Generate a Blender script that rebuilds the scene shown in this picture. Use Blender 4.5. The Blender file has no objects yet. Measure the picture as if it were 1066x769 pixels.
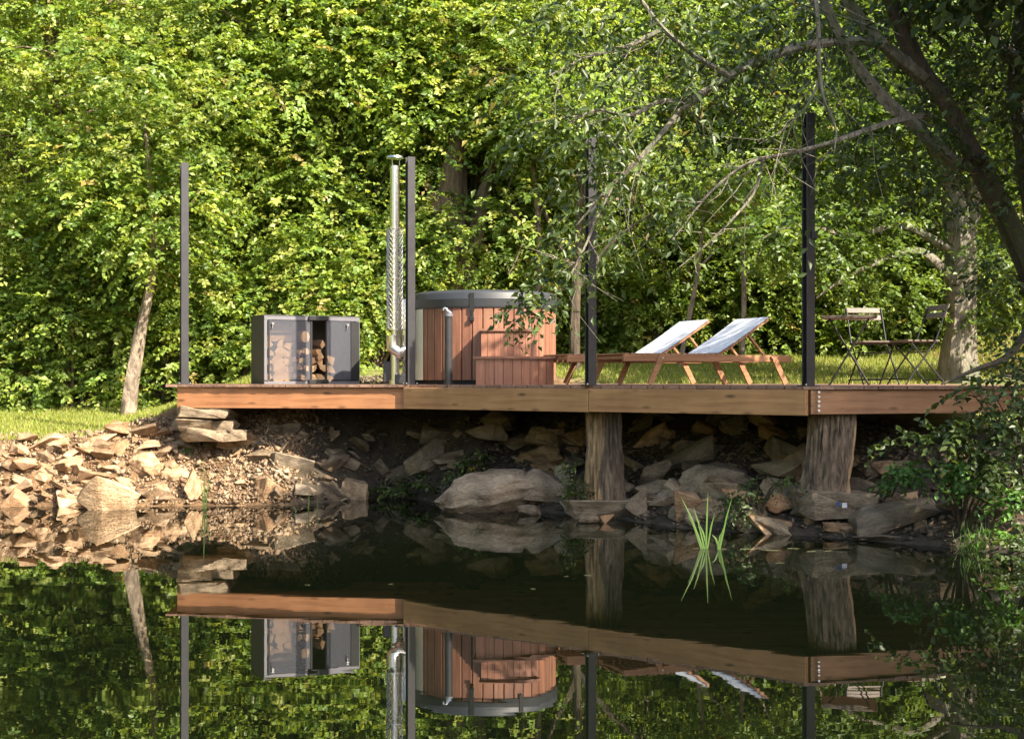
import bpy, bmesh, math, random
import numpy as np
from mathutils import Vector, Matrix, noise as mnoise
R = math.radians
C = bpy.context.scene.collection
sc = bpy.context.scene

# ---------------------------------------------------------------- camera, sky, sun, exposure
FPX, CX, HY, CAMZ = 1400.0, 533.0, 393.2, 1.374     # focal length (px of the 1066 px photo), centre, horizon row, eye height over the water
cam = bpy.data.objects.new('camera', bpy.data.cameras.new('camera')); C.objects.link(cam); sc.camera = cam
cam.location = (0, 0, CAMZ); cam.rotation_euler = (R(90), 0, 0)
cam.data.sensor_width = 36; cam.data.lens = FPX * 36 / 1066
cam.data.shift_y = (HY - 384.5) / 1066
cam.data.clip_start = .1; cam.data.clip_end = 600
SUN_EL, SUN_AZ = R(40), R(51)                       # azimuth measured from the -Y axis towards +X
to_sun = Vector((math.sin(SUN_AZ) * math.cos(SUN_EL), -math.cos(SUN_AZ) * math.cos(SUN_EL), math.sin(SUN_EL)))
world = bpy.data.worlds.new('World'); sc.world = world; world.use_nodes = True
nt = world.node_tree; bg = nt.nodes['Background']
sky = nt.nodes.new('ShaderNodeTexSky'); sky.sky_type = 'NISHITA'; sky.sun_disc = False
sky.dust_density = 3; sky.sun_elevation = SUN_EL; sky.sun_rotation = math.atan2(to_sun.x, to_sun.y)
nt.links.new(sky.outputs[0], bg.inputs[0]); bg.inputs[1].default_value = .15
sl = bpy.data.lights.new('sun', 'SUN'); sl.energy = 5.0; sl.angle = R(.5); sl.color = (1, .90, .74)
so = bpy.data.objects.new('sun', sl); C.objects.link(so); so.rotation_euler = to_sun.to_track_quat('Z', 'Y').to_euler(); so.location = (12, -8, 16)
sc.view_settings.view_transform = 'Standard'; sc.view_settings.look = 'None'
sc.view_settings.exposure = 1.42; sc.view_settings.gamma = 1
cy = sc.cycles
cy.max_bounces = 7; cy.diffuse_bounces = 3; cy.glossy_bounces = 3; cy.transmission_bounces = 4; cy.transparent_max_bounces = 8
cy.caustics_reflective = False; cy.caustics_refractive = False

rng = np.random.default_rng(7); rnd = random.Random(7)
def W(px, py, d): return Vector(((px - CX) / FPX * d, d, CAMZ - (py - HY) / FPX * d))

# ---------------------------------------------------------------- bookkeeping
def tag(o, label=None, cat=None, group=None, kind=None):
    if label: o['label'] = label
    if cat: o['category'] = cat
    if group: o['group'] = group
    if kind: o['kind'] = kind
    return o
def thing(name, label, cat, loc=(0, 0, 0), rz=0, group=None):
    o = bpy.data.objects.new(name, None); C.objects.link(o); o.empty_display_size = .2
    o.location = loc; o.rotation_euler = (0, 0, rz)
    return tag(o, label, cat, group)
def link(name, me, mat, parent=None, loc=None, rot=None):
    o = bpy.data.objects.new(name, me); C.objects.link(o)
    if mat and not me.materials: me.materials.append(mat)
    if parent: o.parent = parent
    if loc is not None: o.location = loc
    if rot is not None: o.rotation_euler = rot
    return o
def copy_tree(o, parent=None):
    kids = [c for c in bpy.data.objects if c.parent == o]
    c = o.copy(); C.objects.link(c); c.parent = parent
    for k in kids: copy_tree(k, c)
    return c

# ---------------------------------------------------------------- materials
def M_new(name):
    m = bpy.data.materials.new(name); m.use_nodes = True
    return m, m.node_tree, m.node_tree.nodes['Principled BSDF']
def N(nt, t, **kw):
    n = nt.nodes.new(t)
    for k, v in kw.items(): setattr(n, k, v)
    return n
def ramp(nt, fac, stops):
    r = N(nt, 'ShaderNodeValToRGB'); e = r.color_ramp.elements
    while len(e) > 1: e.remove(e[-1])
    e[0].position, e[0].color = stops[0][0], (*stops[0][1], 1)
    for p, c in stops[1:]:
        x = e.new(p); x.color = (*c, 1)
    nt.links.new(fac, r.inputs[0]); return r.outputs[0]
def noisetex(nt, scale, detail=5, vec=None, rough=.6, sc3=None, dist=0):
    n = N(nt, 'ShaderNodeTexNoise'); n.inputs['Scale'].default_value = scale; n.inputs['Detail'].default_value = detail
    n.inputs['Roughness'].default_value = rough; n.inputs['Distortion'].default_value = dist
    tc = N(nt, 'ShaderNodeTexCoord'); src = vec or tc.outputs['Object']
    if sc3:
        mp = N(nt, 'ShaderNodeMapping'); mp.inputs['Scale'].default_value = sc3; nt.links.new(src, mp.inputs[0]); src = mp.outputs[0]
    nt.links.new(src, n.inputs['Vector']); return n.outputs['Fac']
def bump(nt, h, b, strength=.4, dist=.02):
    n = N(nt, 'ShaderNodeBump'); n.inputs['Strength'].default_value = strength; n.inputs['Distance'].default_value = dist
    nt.links.new(h, n.inputs['Height']); nt.links.new(n.outputs[0], b.inputs['Normal'])
def mixc(nt, fac, a, b, mode='MIX'):
    n = N(nt, 'ShaderNodeMix', data_type='RGBA', blend_type=mode)
    for s, v in ((n.inputs[0], fac), (n.inputs[6], a), (n.inputs[7], b)):
        if isinstance(v, (int, float)): s.default_value = v
        elif isinstance(v, tuple): s.default_value = (*v, 1)
        else: nt.links.new(v, s)
    return n.outputs[2]
def tintnode(nt):
    return N(nt, 'ShaderNodeAttribute', attribute_name='tint').outputs['Color']

def leaf_mat(name, trans=.35, rough=.42):
    m, nt, b = M_new(name)
    col = tintnode(nt); nt.links.new(col, b.inputs['Base Color']); b.inputs['Roughness'].default_value = rough
    b.inputs['Specular IOR Level'].default_value = .45
    t = N(nt, 'ShaderNodeBsdfTranslucent'); c2 = mixc(nt, 1.0, col, (1.35, 1.25, .5), 'MULTIPLY'); nt.links.new(c2, t.inputs[0])
    mx = N(nt, 'ShaderNodeMixShader'); mx.inputs[0].default_value = trans
    nt.links.new(b.outputs[0], mx.inputs[1]); nt.links.new(t.outputs[0], mx.inputs[2])
    nt.links.new(mx.outputs[0], nt.nodes['Material Output'].inputs[0]); return m
def rock_mat(name, stops, sc1=3.2, spec=.3):
    m, nt, b = M_new(name)
    n1 = noisetex(nt, sc1, 6); n2 = noisetex(nt, 26, 7, rough=.7); strata = noisetex(nt, 3, 4, sc3=(1.4, 1.4, 5), dist=1.4)
    c = ramp(nt, n1, stops)
    c = mixc(nt, .38, c, ramp(nt, strata, [(.3, (.5, .47, .42)), (.7, (1.25, 1.2, 1.1))]), 'MULTIPLY')
    c = mixc(nt, .5, c, ramp(nt, n2, [(.35, (.45, .45, .45)), (.65, (1.3, 1.3, 1.3))]), 'MULTIPLY')
    c = mixc(nt, 1, c, tintnode(nt), 'MULTIPLY') if name.endswith('_t') else c
    oi = N(nt, 'ShaderNodeObjectInfo')
    c = mixc(nt, .8, c, oi.outputs['Color'], 'MULTIPLY')
    nt.links.new(c, b.inputs['Base Color']); b.inputs['Roughness'].default_value = .85; b.inputs['Specular IOR Level'].default_value = spec
    ad = N(nt, 'ShaderNodeMath', operation='ADD'); nt.links.new(strata, ad.inputs[0]); nt.links.new(n2, ad.inputs[1])
    bump(nt, ad.outputs[0], b, .7, .03); return m
def wood_mat(name, c0, c1, axis=0, rough=.6, tint=False, knots=False, sc1=1.0):
    m, nt, b = M_new(name)
    s = [28, 28, 28]; s[axis] = 1.6
    g = noisetex(nt, sc1, 6, sc3=tuple(s), dist=.4); g2 = noisetex(nt, 2.3, 3)
    c = ramp(nt, g, [(.3, c0), (.7, c1)])
    c = mixc(nt, .6, c, ramp(nt, g2, [(.3, (.68, .62, .58)), (.7, (1.18, 1.14, 1.08))]), 'MULTIPLY')
    if knots:
        v = N(nt, 'ShaderNodeTexVoronoi'); v.inputs['Scale'].default_value = 1.0
        tc = N(nt, 'ShaderNodeTexCoord'); mp = N(nt, 'ShaderNodeMapping'); q = [9, 9, 9]; q[axis] = 2.6; mp.inputs['Scale'].default_value = q
        nt.links.new(tc.outputs['Object'], mp.inputs[0]); nt.links.new(mp.outputs[0], v.inputs['Vector'])
        c = mixc(nt, ramp(nt, v.outputs['Distance'], [(.06, (1, 1, 1)), (.2, (0, 0, 0))]), c, tuple(x * .35 for x in c0))
    if tint: c = mixc(nt, 1, c, tintnode(nt), 'MULTIPLY')
    nt.links.new(c, b.inputs['Base Color']); b.inputs['Roughness'].default_value = rough
    bump(nt, g, b, .25, .01); return m
def plain(name, col, rough=.5, metal=0, var=.25, sc1=6, bmp=.0):
    m, nt, b = M_new(name)
    n = noisetex(nt, sc1, 5)
    c = ramp(nt, n, [(.3, tuple(x * (1 - var) for x in col)), (.7, tuple(x * (1 + var) for x in col))])
    nt.links.new(c, b.inputs['Base Color']); b.inputs['Roughness'].default_value = rough; b.inputs['Metallic'].default_value = metal
    if bmp: bump(nt, noisetex(nt, 60, 4), b, bmp, .01)
    return m
def bark_mat(name, c0, c1, s=(9, 9, 1.6), moss=None):
    m, nt, b = M_new(name)
    g = noisetex(nt, 2.2, 7, sc3=s, dist=.8, rough=.65); g2 = noisetex(nt, 3.5, 4)
    c = ramp(nt, g, [(.32, c0), (.66, c1)])
    c = mixc(nt, .7, c, ramp(nt, g2, [(.35, (.6, .56, .52)), (.65, (1.25, 1.2, 1.15))]), 'MULTIPLY')
    if moss: c = mixc(nt, ramp(nt, noisetex(nt, 1.7, 5), [(.5, (0, 0, 0)), (.62, (.8, .8, .8))]), c, moss)
    nt.links.new(c, b.inputs['Base Color']); b.inputs['Roughness'].default_value = .9
    bump(nt, g, b, .9, .04); return m

MAT = dict(
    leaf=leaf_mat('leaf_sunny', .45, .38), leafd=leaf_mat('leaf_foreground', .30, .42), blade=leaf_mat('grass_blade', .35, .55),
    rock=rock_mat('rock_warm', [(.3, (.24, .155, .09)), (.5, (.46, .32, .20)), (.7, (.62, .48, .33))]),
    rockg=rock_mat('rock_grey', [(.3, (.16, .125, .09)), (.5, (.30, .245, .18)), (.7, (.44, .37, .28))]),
    beam_o=wood_mat('timber_orange', (.30, .125, .05), (.50, .24, .11), 0, .6, knots=True),
    beam_y=wood_mat('timber_ochre', (.30, .155, .065), (.48, .275, .125), 0, .6, knots=True),
    beam_r=wood_mat('timber_red', (.27, .135, .065), (.43, .235, .12), 0, .6, knots=True),
    deck=wood_mat('decking_wood', (.17, .10, .07), (.33, .20, .14), 1, .65, tint=True),
    cedar=wood_mat('cedar_staves', (.20, .085, .05), (.33, .165, .105), 2, .5, tint=True),
    cedar_h=wood_mat('cedar_tread', (.18, .08, .05), (.30, .15, .10), 0, .5),
    teak=wood_mat('teak', (.26, .12, .055), (.42, .22, .11), 0, .5),
    slat=wood_mat('pale_slats', (.11, .085, .065), (.20, .155, .12), 0, .6),
    steel=plain('black_steel', (.035, .033, .036), .38, .0, .2, 9), tubcover=plain('cover_vinyl', (.035, .038, .043), .5, 0, .2, 5, .05),
    frame=plain('grey_frame', (.17, .165, .18), .45, .3, .1, 8), side=plain('cabinet_side', (.05, .048, .042), .6, 0, .12, 5),
    inox=plain('stainless', (.62, .60, .57), .22, 1, .1, 12), rubber=plain('black_base', (.01, .01, .01), .7),
    cream=plain('cream_panel', (.82, .76, .55), .45, 0, .08, 4), canvas=plain('sling_fabric', (.60, .62, .66), .8, 0, .05, 30, .1),
    blk=plain('black_wire', (.006, .007, .007), .65), bolt=plain('zinc', (.6, .6, .58), .35, 1),
    bark=bark_mat('bark_brown', (.07, .05, .035), (.26, .20, .14)), barkp=bark_mat('bark_pale', (.09, .065, .045), (.42, .34, .26), (6, 6, 3)),
    barkd=bark_mat('bark_dark', (.035, .026, .018), (.13, .10, .07), moss=(.06, .07, .03)), barkg=bark_mat('bark_grey', (.09, .08, .065), (.32, .29, .23), moss=(.12, .13, .08)),
    logbark=bark_mat('log_bark', (.045, .032, .022), (.36, .27, .19), (11, 11, 2.2)), logpeel=bark_mat('log_peeled', (.14, .08, .04), (.56, .40, .22), (12, 12, 1.6)),
    cut=wood_mat('cut_wood', (.34, .22, .11), (.56, .40, .23), 2, .8), fire=wood_mat('firewood', (.40, .22, .10), (.66, .44, .24), 0, .8),
    firebark=plain('firewood_bark', (.14, .085, .05), .9, 0, .4, 20), paint=plain('white_paint', (.7, .7, .72), .6), bluep=plain('blue_paint', (.03, .07, .2), .6),
)
# firewood: brighter cut faces, two slots
# glass: frosted sheet you can see through
m, nt_, b = M_new('frosted_pane'); b.inputs['Base Color'].default_value = (.16, .165, .19, 1); b.inputs['Roughness'].default_value = .08
tr = N(nt_, 'ShaderNodeBsdfTransparent'); mx = N(nt_, 'ShaderNodeMixShader'); mx.inputs[0].default_value = .33
nt_.links.new(tr.outputs[0], mx.inputs[1]); nt_.links.new(b.outputs[0], mx.inputs[2]); nt_.links.new(mx.outputs[0], nt_.nodes['Material Output'].inputs[0]); MAT['pane'] = m
# water
m, nt_, b = M_new('pond_water'); b.inputs['Base Color'].default_value = (.003, .0045, .002, 1); b.inputs['Roughness'].default_value = .0
b.inputs['IOR'].default_value = 3.0; b.inputs['Specular IOR Level'].default_value = .5
n = noisetex(nt_, 1.0, 3, sc3=(.7, 2.2, 1), rough=.5); n2 = noisetex(nt_, 9, 2, sc3=(.8, 1.6, 1))
ad = N(nt_, 'ShaderNodeMath', operation='MULTIPLY_ADD'); ad.inputs[1].default_value = .012; nt_.links.new(n2, ad.inputs[0]); nt_.links.new(n, ad.inputs[2])
bump(nt_, ad.outputs[0], b, .016, .05); nt_.links.new(ramp(nt_, noisetex(nt_, .5, 4, sc3=(.35, 1.6, 1)), [(.45, (.0, .0, .0)), (.7, (.035, .035, .035))]), b.inputs['Roughness']); MAT['water'] = m

# ---------------------------------------------------------------- mesh helpers
class MB:
    def __init__(s): s.v = []; s.f = []; s.t = []; s.mi = []; s.cur = 0
    def add(s, vs, fs, tint=1.0):
        k = len(s.v); s.v += [tuple(v) for v in vs]
        for f in fs: s.f.append(tuple(k + i for i in f)); s.t.append(tint); s.mi.append(s.cur)
        return s
    def box(s, c, size, rot=None, tint=1.0, bev=0.0):
        c = Vector(c); h = [x / 2 for x in size]; q = rot or Matrix.Identity(3)
        if bev:
            bm = bmesh.new(); bmesh.ops.create_cube(bm, size=1)
            for v in bm.verts: v.co = Vector((v.co.x * size[0], v.co.y * size[1], v.co.z * size[2]))
            bmesh.ops.bevel(bm, geom=bm.edges[:], offset=bev, segments=1, affect='EDGES')
            bm.verts.index_update()
            s.add([c + q @ v.co for v in bm.verts], [[v.index for v in f.verts] for f in bm.faces], tint); bm.free(); return s
        vs = [c + q @ Vector((x * h[0], y * h[1], z * h[2])) for x in (-1, 1) for y in (-1, 1) for z in (-1, 1)]
        s.add(vs, [(0, 1, 3, 2), (4, 6, 7, 5), (0, 4, 5, 1), (2, 3, 7, 6), (0, 2, 6, 4), (1, 5, 7, 3)], tint); return s
    def bar(s, a, b, w, h, up=(0, 0, 1), tint=1.0, bev=0.0):
        a, b = Vector(a), Vector(b); x = (b - a).normalized(); y = Vector(up).cross(x)
        y = y.normalized() if y.length > 1e-4 else Vector((0, 1, 0)); z = x.cross(y)
        s.box((a + b) / 2, ((b - a).length, w, h), Matrix((x, y, z)).transposed(), tint, bev); return s
    def tube(s, pts, rad, n=8, cap=True, tint=1.0, wob=0, seed=0):
        pts = [Vector(p) for p in pts]
        if not hasattr(rad, '__len__'): rad = [rad] * len(pts)
        rings = []; u = None
        for i, p in enumerate(pts):
            d = (pts[min(i + 1, len(pts) - 1)] - pts[max(i - 1, 0)]).normalized()
            if u is None: u = d.orthogonal().normalized()
            u = (u - d * u.dot(d)).normalized(); w = d.cross(u); ring = []
            for k in range(n):
                a = 2 * math.pi * k / n; dr = u * math.cos(a) + w * math.sin(a); r = rad[i]
                if wob: r *= 1 + wob * mnoise.noise((dr * 1.6 + p * .9 / max(.3, 1) + Vector((seed, 0, 0)))) * 2
                ring.append(p + dr * r)
            rings.append(ring)
        vs = [v for r in rings for v in r]; fs = []
        for i in range(len(rings) - 1):
            for k in range(n): fs.append((i * n + k, i * n + (k + 1) % n, (i + 1) * n + (k + 1) % n, (i + 1) * n + k))
        if cap: fs += [tuple(range(n - 1, -1, -1)), tuple((len(rings) - 1) * n + k for k in range(n))]
        s.add(vs, fs, tint); return s
    def prism(s, poly, z0, z1, tint=1.0):
        n = len(poly); vs = [(x, y, z0) for x, y in poly] + [(x, y, z1) for x, y in poly]
        s.add(vs, [tuple(range(n - 1, -1, -1)), tuple(range(n, 2 * n))] + [(i, (i + 1) % n, n + (i + 1) % n, n + i) for i in range(n)], tint); return s
    def mesh(s, name, smooth=False, angle=40):
        me = bpy.data.meshes.new(name); me.from_pydata(s.v, [], s.f)
        a = me.attributes.new('tint', 'FLOAT_COLOR', 'FACE')
        col = np.ones((len(s.f), 4), np.float32); t = np.array([x if hasattr(x, '__len__') else (x, x, x) for x in s.t], np.float32).reshape(-1, 3); col[:, :3] = t
        a.data.foreach_set('color', col.ravel())
        if any(s.mi): me.polygons.foreach_set('material_index', s.mi)
        if smooth:
            me.polygons.foreach_set('use_smooth', [True] * len(me.polygons)); me.set_sharp_from_angle(angle=R(angle))
        me.update(); return me
    def build(s, name, mat, parent=None, loc=None, rot=None, smooth=False):
        return link(name, s.mesh(name, smooth), mat, parent, loc, rot)
def smoothpts(pts, rad, k=5):
    P = [Vector(p) for p in pts]; out = []; ro = []
    for i in range(len(P) - 1):
        a, b, c, d = P[max(i - 1, 0)], P[i], P[i + 1], P[min(i + 2, len(P) - 1)]
        for j in range(k):
            t = j / k
            out.append(.5 * ((2 * b) + (c - a) * t + (2 * a - 5 * b + 4 * c - d) * t * t + (3 * b - a - 3 * c + d) * t ** 3)); ro.append(rad[i] * (1 - t) + rad[i + 1] * t)
    out.append(P[-1]); ro.append(rad[-1]); return out, ro
def fast_mesh(name, V, F, col=None):
    me = bpy.data.meshes.new(name); nv = len(V); nf, k = F.shape
    me.vertices.add(nv); me.vertices.foreach_set('co', V.astype(np.float32).ravel())
    me.loops.add(nf * k); me.loops.foreach_set('vertex_index', F.astype(np.int32).ravel())
    me.polygons.add(nf); me.polygons.foreach_set('loop_start', np.arange(0, nf * k, k, dtype=np.int32)); me.polygons.foreach_set('loop_total', np.full(nf, k, np.int32))
    if col is not None:
        a = me.attributes.new('tint', 'FLOAT_COLOR', 'POINT'); c = np.ones((nv, 4), np.float32); c[:, :3] = col; a.data.foreach_set('color', c.ravel())
    me.update(calc_edges=True); return me
def unit(a): return a / (np.linalg.norm(a, axis=-1, keepdims=True) + 1e-9)

# ---------------------------------------------------------------- leaves
GREENS = {   # (albedo, weight)
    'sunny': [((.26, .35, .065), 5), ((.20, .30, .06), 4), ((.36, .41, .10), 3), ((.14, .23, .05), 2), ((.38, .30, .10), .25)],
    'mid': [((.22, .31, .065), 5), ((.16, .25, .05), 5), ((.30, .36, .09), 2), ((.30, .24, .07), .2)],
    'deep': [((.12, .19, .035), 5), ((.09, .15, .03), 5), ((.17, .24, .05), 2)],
    'fore': [((.040, .066, .016), 5), ((.058, .09, .02), 4), ((.09, .13, .03), 2), ((.20, .16, .03), .06)],  # overhanging leaves and bank plants, albedo darkened to stand for shade
    'fresh': [((.10, .20, .03), 4), ((.07, .15, .03), 4)],
}
def pick(pal, n):
    g = GREENS[pal]; w = np.array([x[1] for x in g], float); c = np.array([x[0] for x in g])
    return c[rng.choice(len(g), n, p=w / w.sum())]
def leaves(P, D, Nn, L, Wd, col):
    S = unit(np.cross(D, Nn)); Nn = np.cross(S, D); L = L[:, None]; Wd = Wd[:, None]
    n = len(P); V = np.empty((n, 4, 3))
    V[:, 0] = P; V[:, 1] = P + D * L * .48 + S * Wd + Nn * Wd * .45; V[:, 2] = P + D * L - Nn * L * .12; V[:, 3] = P + D * L * .48 - S * Wd + Nn * Wd * .45
    b = (np.arange(n) * 4)[:, None]; F = np.concatenate([b + [0, 1, 2], b + [0, 2, 3]], 0)
    return V.reshape(-1, 3), F, np.repeat(col, 4, 0)
def sprays(O, S, ls, k, leaf, ratio, pal, droop=.35, upn=.8, clumpcol=None):
    """O origins, S unit directions, ls spray lengths; k leaves along each, alternating sides"""
    n = len(O); t = (np.arange(k) + .6) / k; T = np.tile(t, n)
    Or = np.repeat(O, k, 0); Sr = np.repeat(S, k, 0); lr = np.repeat(ls, k)[:, None]
    P = Or + Sr * lr * T[:, None]; P[:, 2] -= (T ** 2) * lr[:, 0] * droop
    up = np.array([0, 0, 1.]); side = unit(np.cross(Sr, up) + 1e-3); sgn = np.tile(np.where(np.arange(k) % 2, 1., -1.), n)[:, None]
    D = unit(Sr * .55 + side * sgn * .85 + rng.normal(0, .35, P.shape) - up * droop * .8)
    Nn = unit(up * upn * .6 + np.array(to_sun) * .55 + rng.normal(0, .5, P.shape) + Sr * .1)
    L = leaf * rng.uniform(.65, 1.25, len(P)); c = pick(pal, n)
    if clumpcol is not None: c = c * clumpcol[:, None]
    C_ = np.repeat(c, k, 0) * rng.uniform(.8, 1.25, (len(P), 1))
    return leaves(P, D, Nn, L, L * ratio, C_)
def crown(clumps, nspray, k, leaf, ratio, pal, ls=.45, droop=.35, shell=.45, bias=(0, 0, 0), upn=.8):
    c = np.array([q[:3] for q in clumps], float); r = np.array([q[3] for q in clumps], float); fl = np.array([q[4] if len(q) > 4 else .75 for q in clumps])
    w = r ** 2; i = rng.choice(len(c), nspray, p=w / w.sum())
    d = unit(rng.normal(0, 1, (nspray, 3))); rr = r[i][:, None] * (shell + (1 - shell) * rng.random((nspray, 1)) ** .6)
    off = d * rr; off[:, 2] *= fl[i]; O = c[i] + off
    S = unit(d * .8 + rng.normal(0, .45, d.shape) + np.array(bias)); S[:, 2] *= .6; S = unit(S)
    cc = (.82 + .36 * rng.random(len(c)))[i]
    return sprays(O, S, ls * rng.uniform(.6, 1.3, nspray), k, leaf, ratio, pal, droop, upn, cc)
def leafobj(name, data, mat, parent=None):
    V, F, col = data; return link(name, fast_mesh(name, V, F, col), mat, parent)
def cat(ds):
    V = []; F = []; Cc = []; o = 0
    for v, f, c in ds: V.append(v); F.append(f + o); Cc.append(c); o += len(v)
    return np.concatenate(V), np.concatenate(F), np.concatenate(Cc)

# ---------------------------------------------------------------- ground and water
SHORE = [(-9.5, 1.6), (-9.3, 8), (-8.2, 12.4), (-6.6, 14.15), (-5.5, 14.4), (-3.94, 14.4), (-2.42, 14.5), (-1.77, 15.2), (-1.33, 15.6), (-.9, 15.0), (-.6, 14.1), (.26, 13.75),
         (1.0, 13.15), (1.47, 12.4), (1.97, 12.0), (2.57, 11.7), (3.18, 11.2), (3.65, 10.8), (4.0, 10.1), (4.6, 9.0), (5.4, 6), (5.8, 1.6)]
SH = np.array(SHORE)
def shore_sd(x, y):
    p = np.stack([x, y], -1); best = np.full(x.shape, 1e9); ins = np.zeros(x.shape, bool); n = len(SH)
    for i in range(n):
        a, b = SH[i], SH[(i + 1) % n]; e = b - a; t = np.clip(((p - a) @ e) / (e @ e), 0, 1); d = np.linalg.norm(p - a - t[..., None] * e, axis=-1); best = np.minimum(best, d)
        if abs(b[1] - a[1]) > 1e-9:
            c = ((a[1] > y) != (b[1] > y)) & (x < (b[0] - a[0]) * (y - a[1]) / (b[1] - a[1]) + a[0]); ins ^= c
    return np.where(ins, -best, best)
def sstep(a, b, x): t = np.clip((x - a) / (b - a), 0, 1); return t * t * (3 - 2 * t)
_ph = np.random.default_rng(3).uniform(0, 6.28, (12, 2)); _fr = np.random.default_rng(4).uniform(-1, 1, (12, 2))
def wav(x, y, s):
    z = 0
    for i in range(12):
        f = _fr[i] * s * (1 + i * .35); z = z + np.sin(x * f[0] + y * f[1] + _ph[i, 0]) / (1 + i * .4)
    return z / 4
def wbank(x, a):
    w = .85 * (1 - a) + 2.6 * a; w = w - 1.5 * sstep(-3.6, -2.2, x) * sstep(.2, -.6, x); return np.where(x > 3.2, 2.0, w)
def height(x, y):
    x = np.asarray(x, float); y = np.asarray(y, float); s = shore_sd(x, y)
    a = sstep(-5.2, -3.0, x)
    lawn = (.65 + (y - 15.3) * .08) * (1 - a) + (1.22 + (y - 16) * .105) * a
    lawn = np.where(y < 11, np.maximum(lawn, .8), lawn); lawn = lawn + sstep(5, 9, x) * .7
    hill = np.maximum(0, y - 23) * .62 + np.maximum(0, -x - 11) * .5 + np.maximum(0, x - 12) * .5
    wb = wbank(x, a)
    k = sstep(0, 1, s / wb); prof = .55 * np.clip(s / wb, 0, 1) ** .75 + .45 * k
    near = sstep(3, 1, y); lawn = lawn * (1 - near) + .35 * near
    z = np.where(s > 0, np.minimum(lawn, 3) * prof + hill, np.maximum(s * .55, -1.5))
    bank = (s > 0) & (s < wb * 1.1)
    z = z + bank * (wav(x, y, 9) * .045 + wav(x, y, 23) * .03) * np.minimum(1, np.abs(s) * 3) + (s >= wb) * wav(x, y, .9) * .02
    return z
def hz(x, y): return float(height(np.array([x]), np.array([y]))[0])
def hit(px, py, dmin=9.0):
    """where the sight line through a pixel meets the ground"""
    d = np.arange(dmin, 24, .02); X = (px - CX) / FPX * d; Z = CAMZ - (py - HY) / FPX * d; h = np.maximum(height(X, d), 0); k = np.argmax(h >= Z)
    return Vector((X[k], d[k], h[k])) if (h >= Z).any() else Vector((X[-1], d[-1], h[-1]))
gx = np.concatenate([[-260, -160, -100, -60, -35, -22, -15, -12, -10.5], np.arange(-9.5, 8, .09), [8.5, 9.5, 11, 14, 20, 35, 60, 100, 160, 260]])
gy = np.concatenate([[-260, -120, -50, -20, -8, -3, 0, 1, 2, 4, 6, 8], np.arange(9, 23, .09), [23.5, 24.5, 26, 28, 31, 35, 40, 50, 70, 110, 180, 300]])
GX, GY = np.meshgrid(gx, gy); GZ = height(GX, GY)
GZ = np.minimum(GZ, 16)
V = np.stack([GX, GY, GZ], -1).reshape(-1, 3); nx, ny = len(gx), len(gy)
idx = np.arange(nx * ny).reshape(ny, nx); F = np.stack([idx[:-1, :-1], idx[:-1, 1:], idx[1:, 1:], idx[1:, :-1]], -1).reshape(-1, 4)
S_ = shore_sd(GX, GY); A_ = sstep(-5.2, -3.0, GX); WB = wbank(GX, A_)
lawnm = sstep(.95, 1.15, S_ / WB + .08 * wav(GX, GY, 6)) * sstep(19.5 + .0 * GX, 18.6, GY - 1.8 * sstep(-4, 0, GX)) * (GX < 6)
deck_shade = sstep(-2.9, -2.1, GX + .25 * wav(GX, GY, 3)) * (GX < 9) * (GY < 17)  # mask for the under-deck shade painted into the ground colour
me = fast_mesh('ground', V, F, np.stack([lawnm, deck_shade, lawnm], -1).reshape(-1, 3)); me.polygons.foreach_set('use_smooth', [True] * len(me.polygons))
m, nt_, b = M_new('ground_mix'); sp_ = N(nt_, 'ShaderNodeSeparateColor'); nt_.links.new(tintnode(nt_), sp_.inputs[0]); fac = sp_.outputs[0]
dirt = ramp(nt_, noisetex(nt_, 2.5, 8, rough=.7), [(.3, (.11, .06, .025)), (.5, (.25, .145, .065)), (.7, (.40, .26, .14))])
dirt = mixc(nt_, .6, dirt, ramp(nt_, noisetex(nt_, 30, 6), [(.35, (.4, .4, .4)), (.65, (1.3, 1.3, 1.3))]), 'MULTIPLY')
shade_dirt = ramp(nt_, noisetex(nt_, 4, 8, rough=.7), [(.3, (.03, .024, .016)), (.7, (.11, .085, .055))])  # darker soil tone standing in for shade in the hollow
dirt = mixc(nt_, sp_.outputs[1], dirt, shade_dirt)
gr = ramp(nt_, noisetex(nt_, 3, 6), [(.3, (.12, .16, .03)), (.7, (.28, .28, .08))])
nt_.links.new(mixc(nt_, fac, dirt, gr), b.inputs['Base Color']); b.inputs['Roughness'].default_value = .95; bump(nt_, noisetex(nt_, 14, 8, rough=.75), b, .9, .08)
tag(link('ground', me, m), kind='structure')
mb = MB(); mb.prism([(-9.9, 1.2), (6.4, 1.2), (5.6, 8), (4.6, 10.2), (4.2, 12.2), (-1.0, 16.2), (-9.9, 16.2)], -.02, 0.0)
tag(mb.build('water', MAT['water']), kind='structure')

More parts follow.
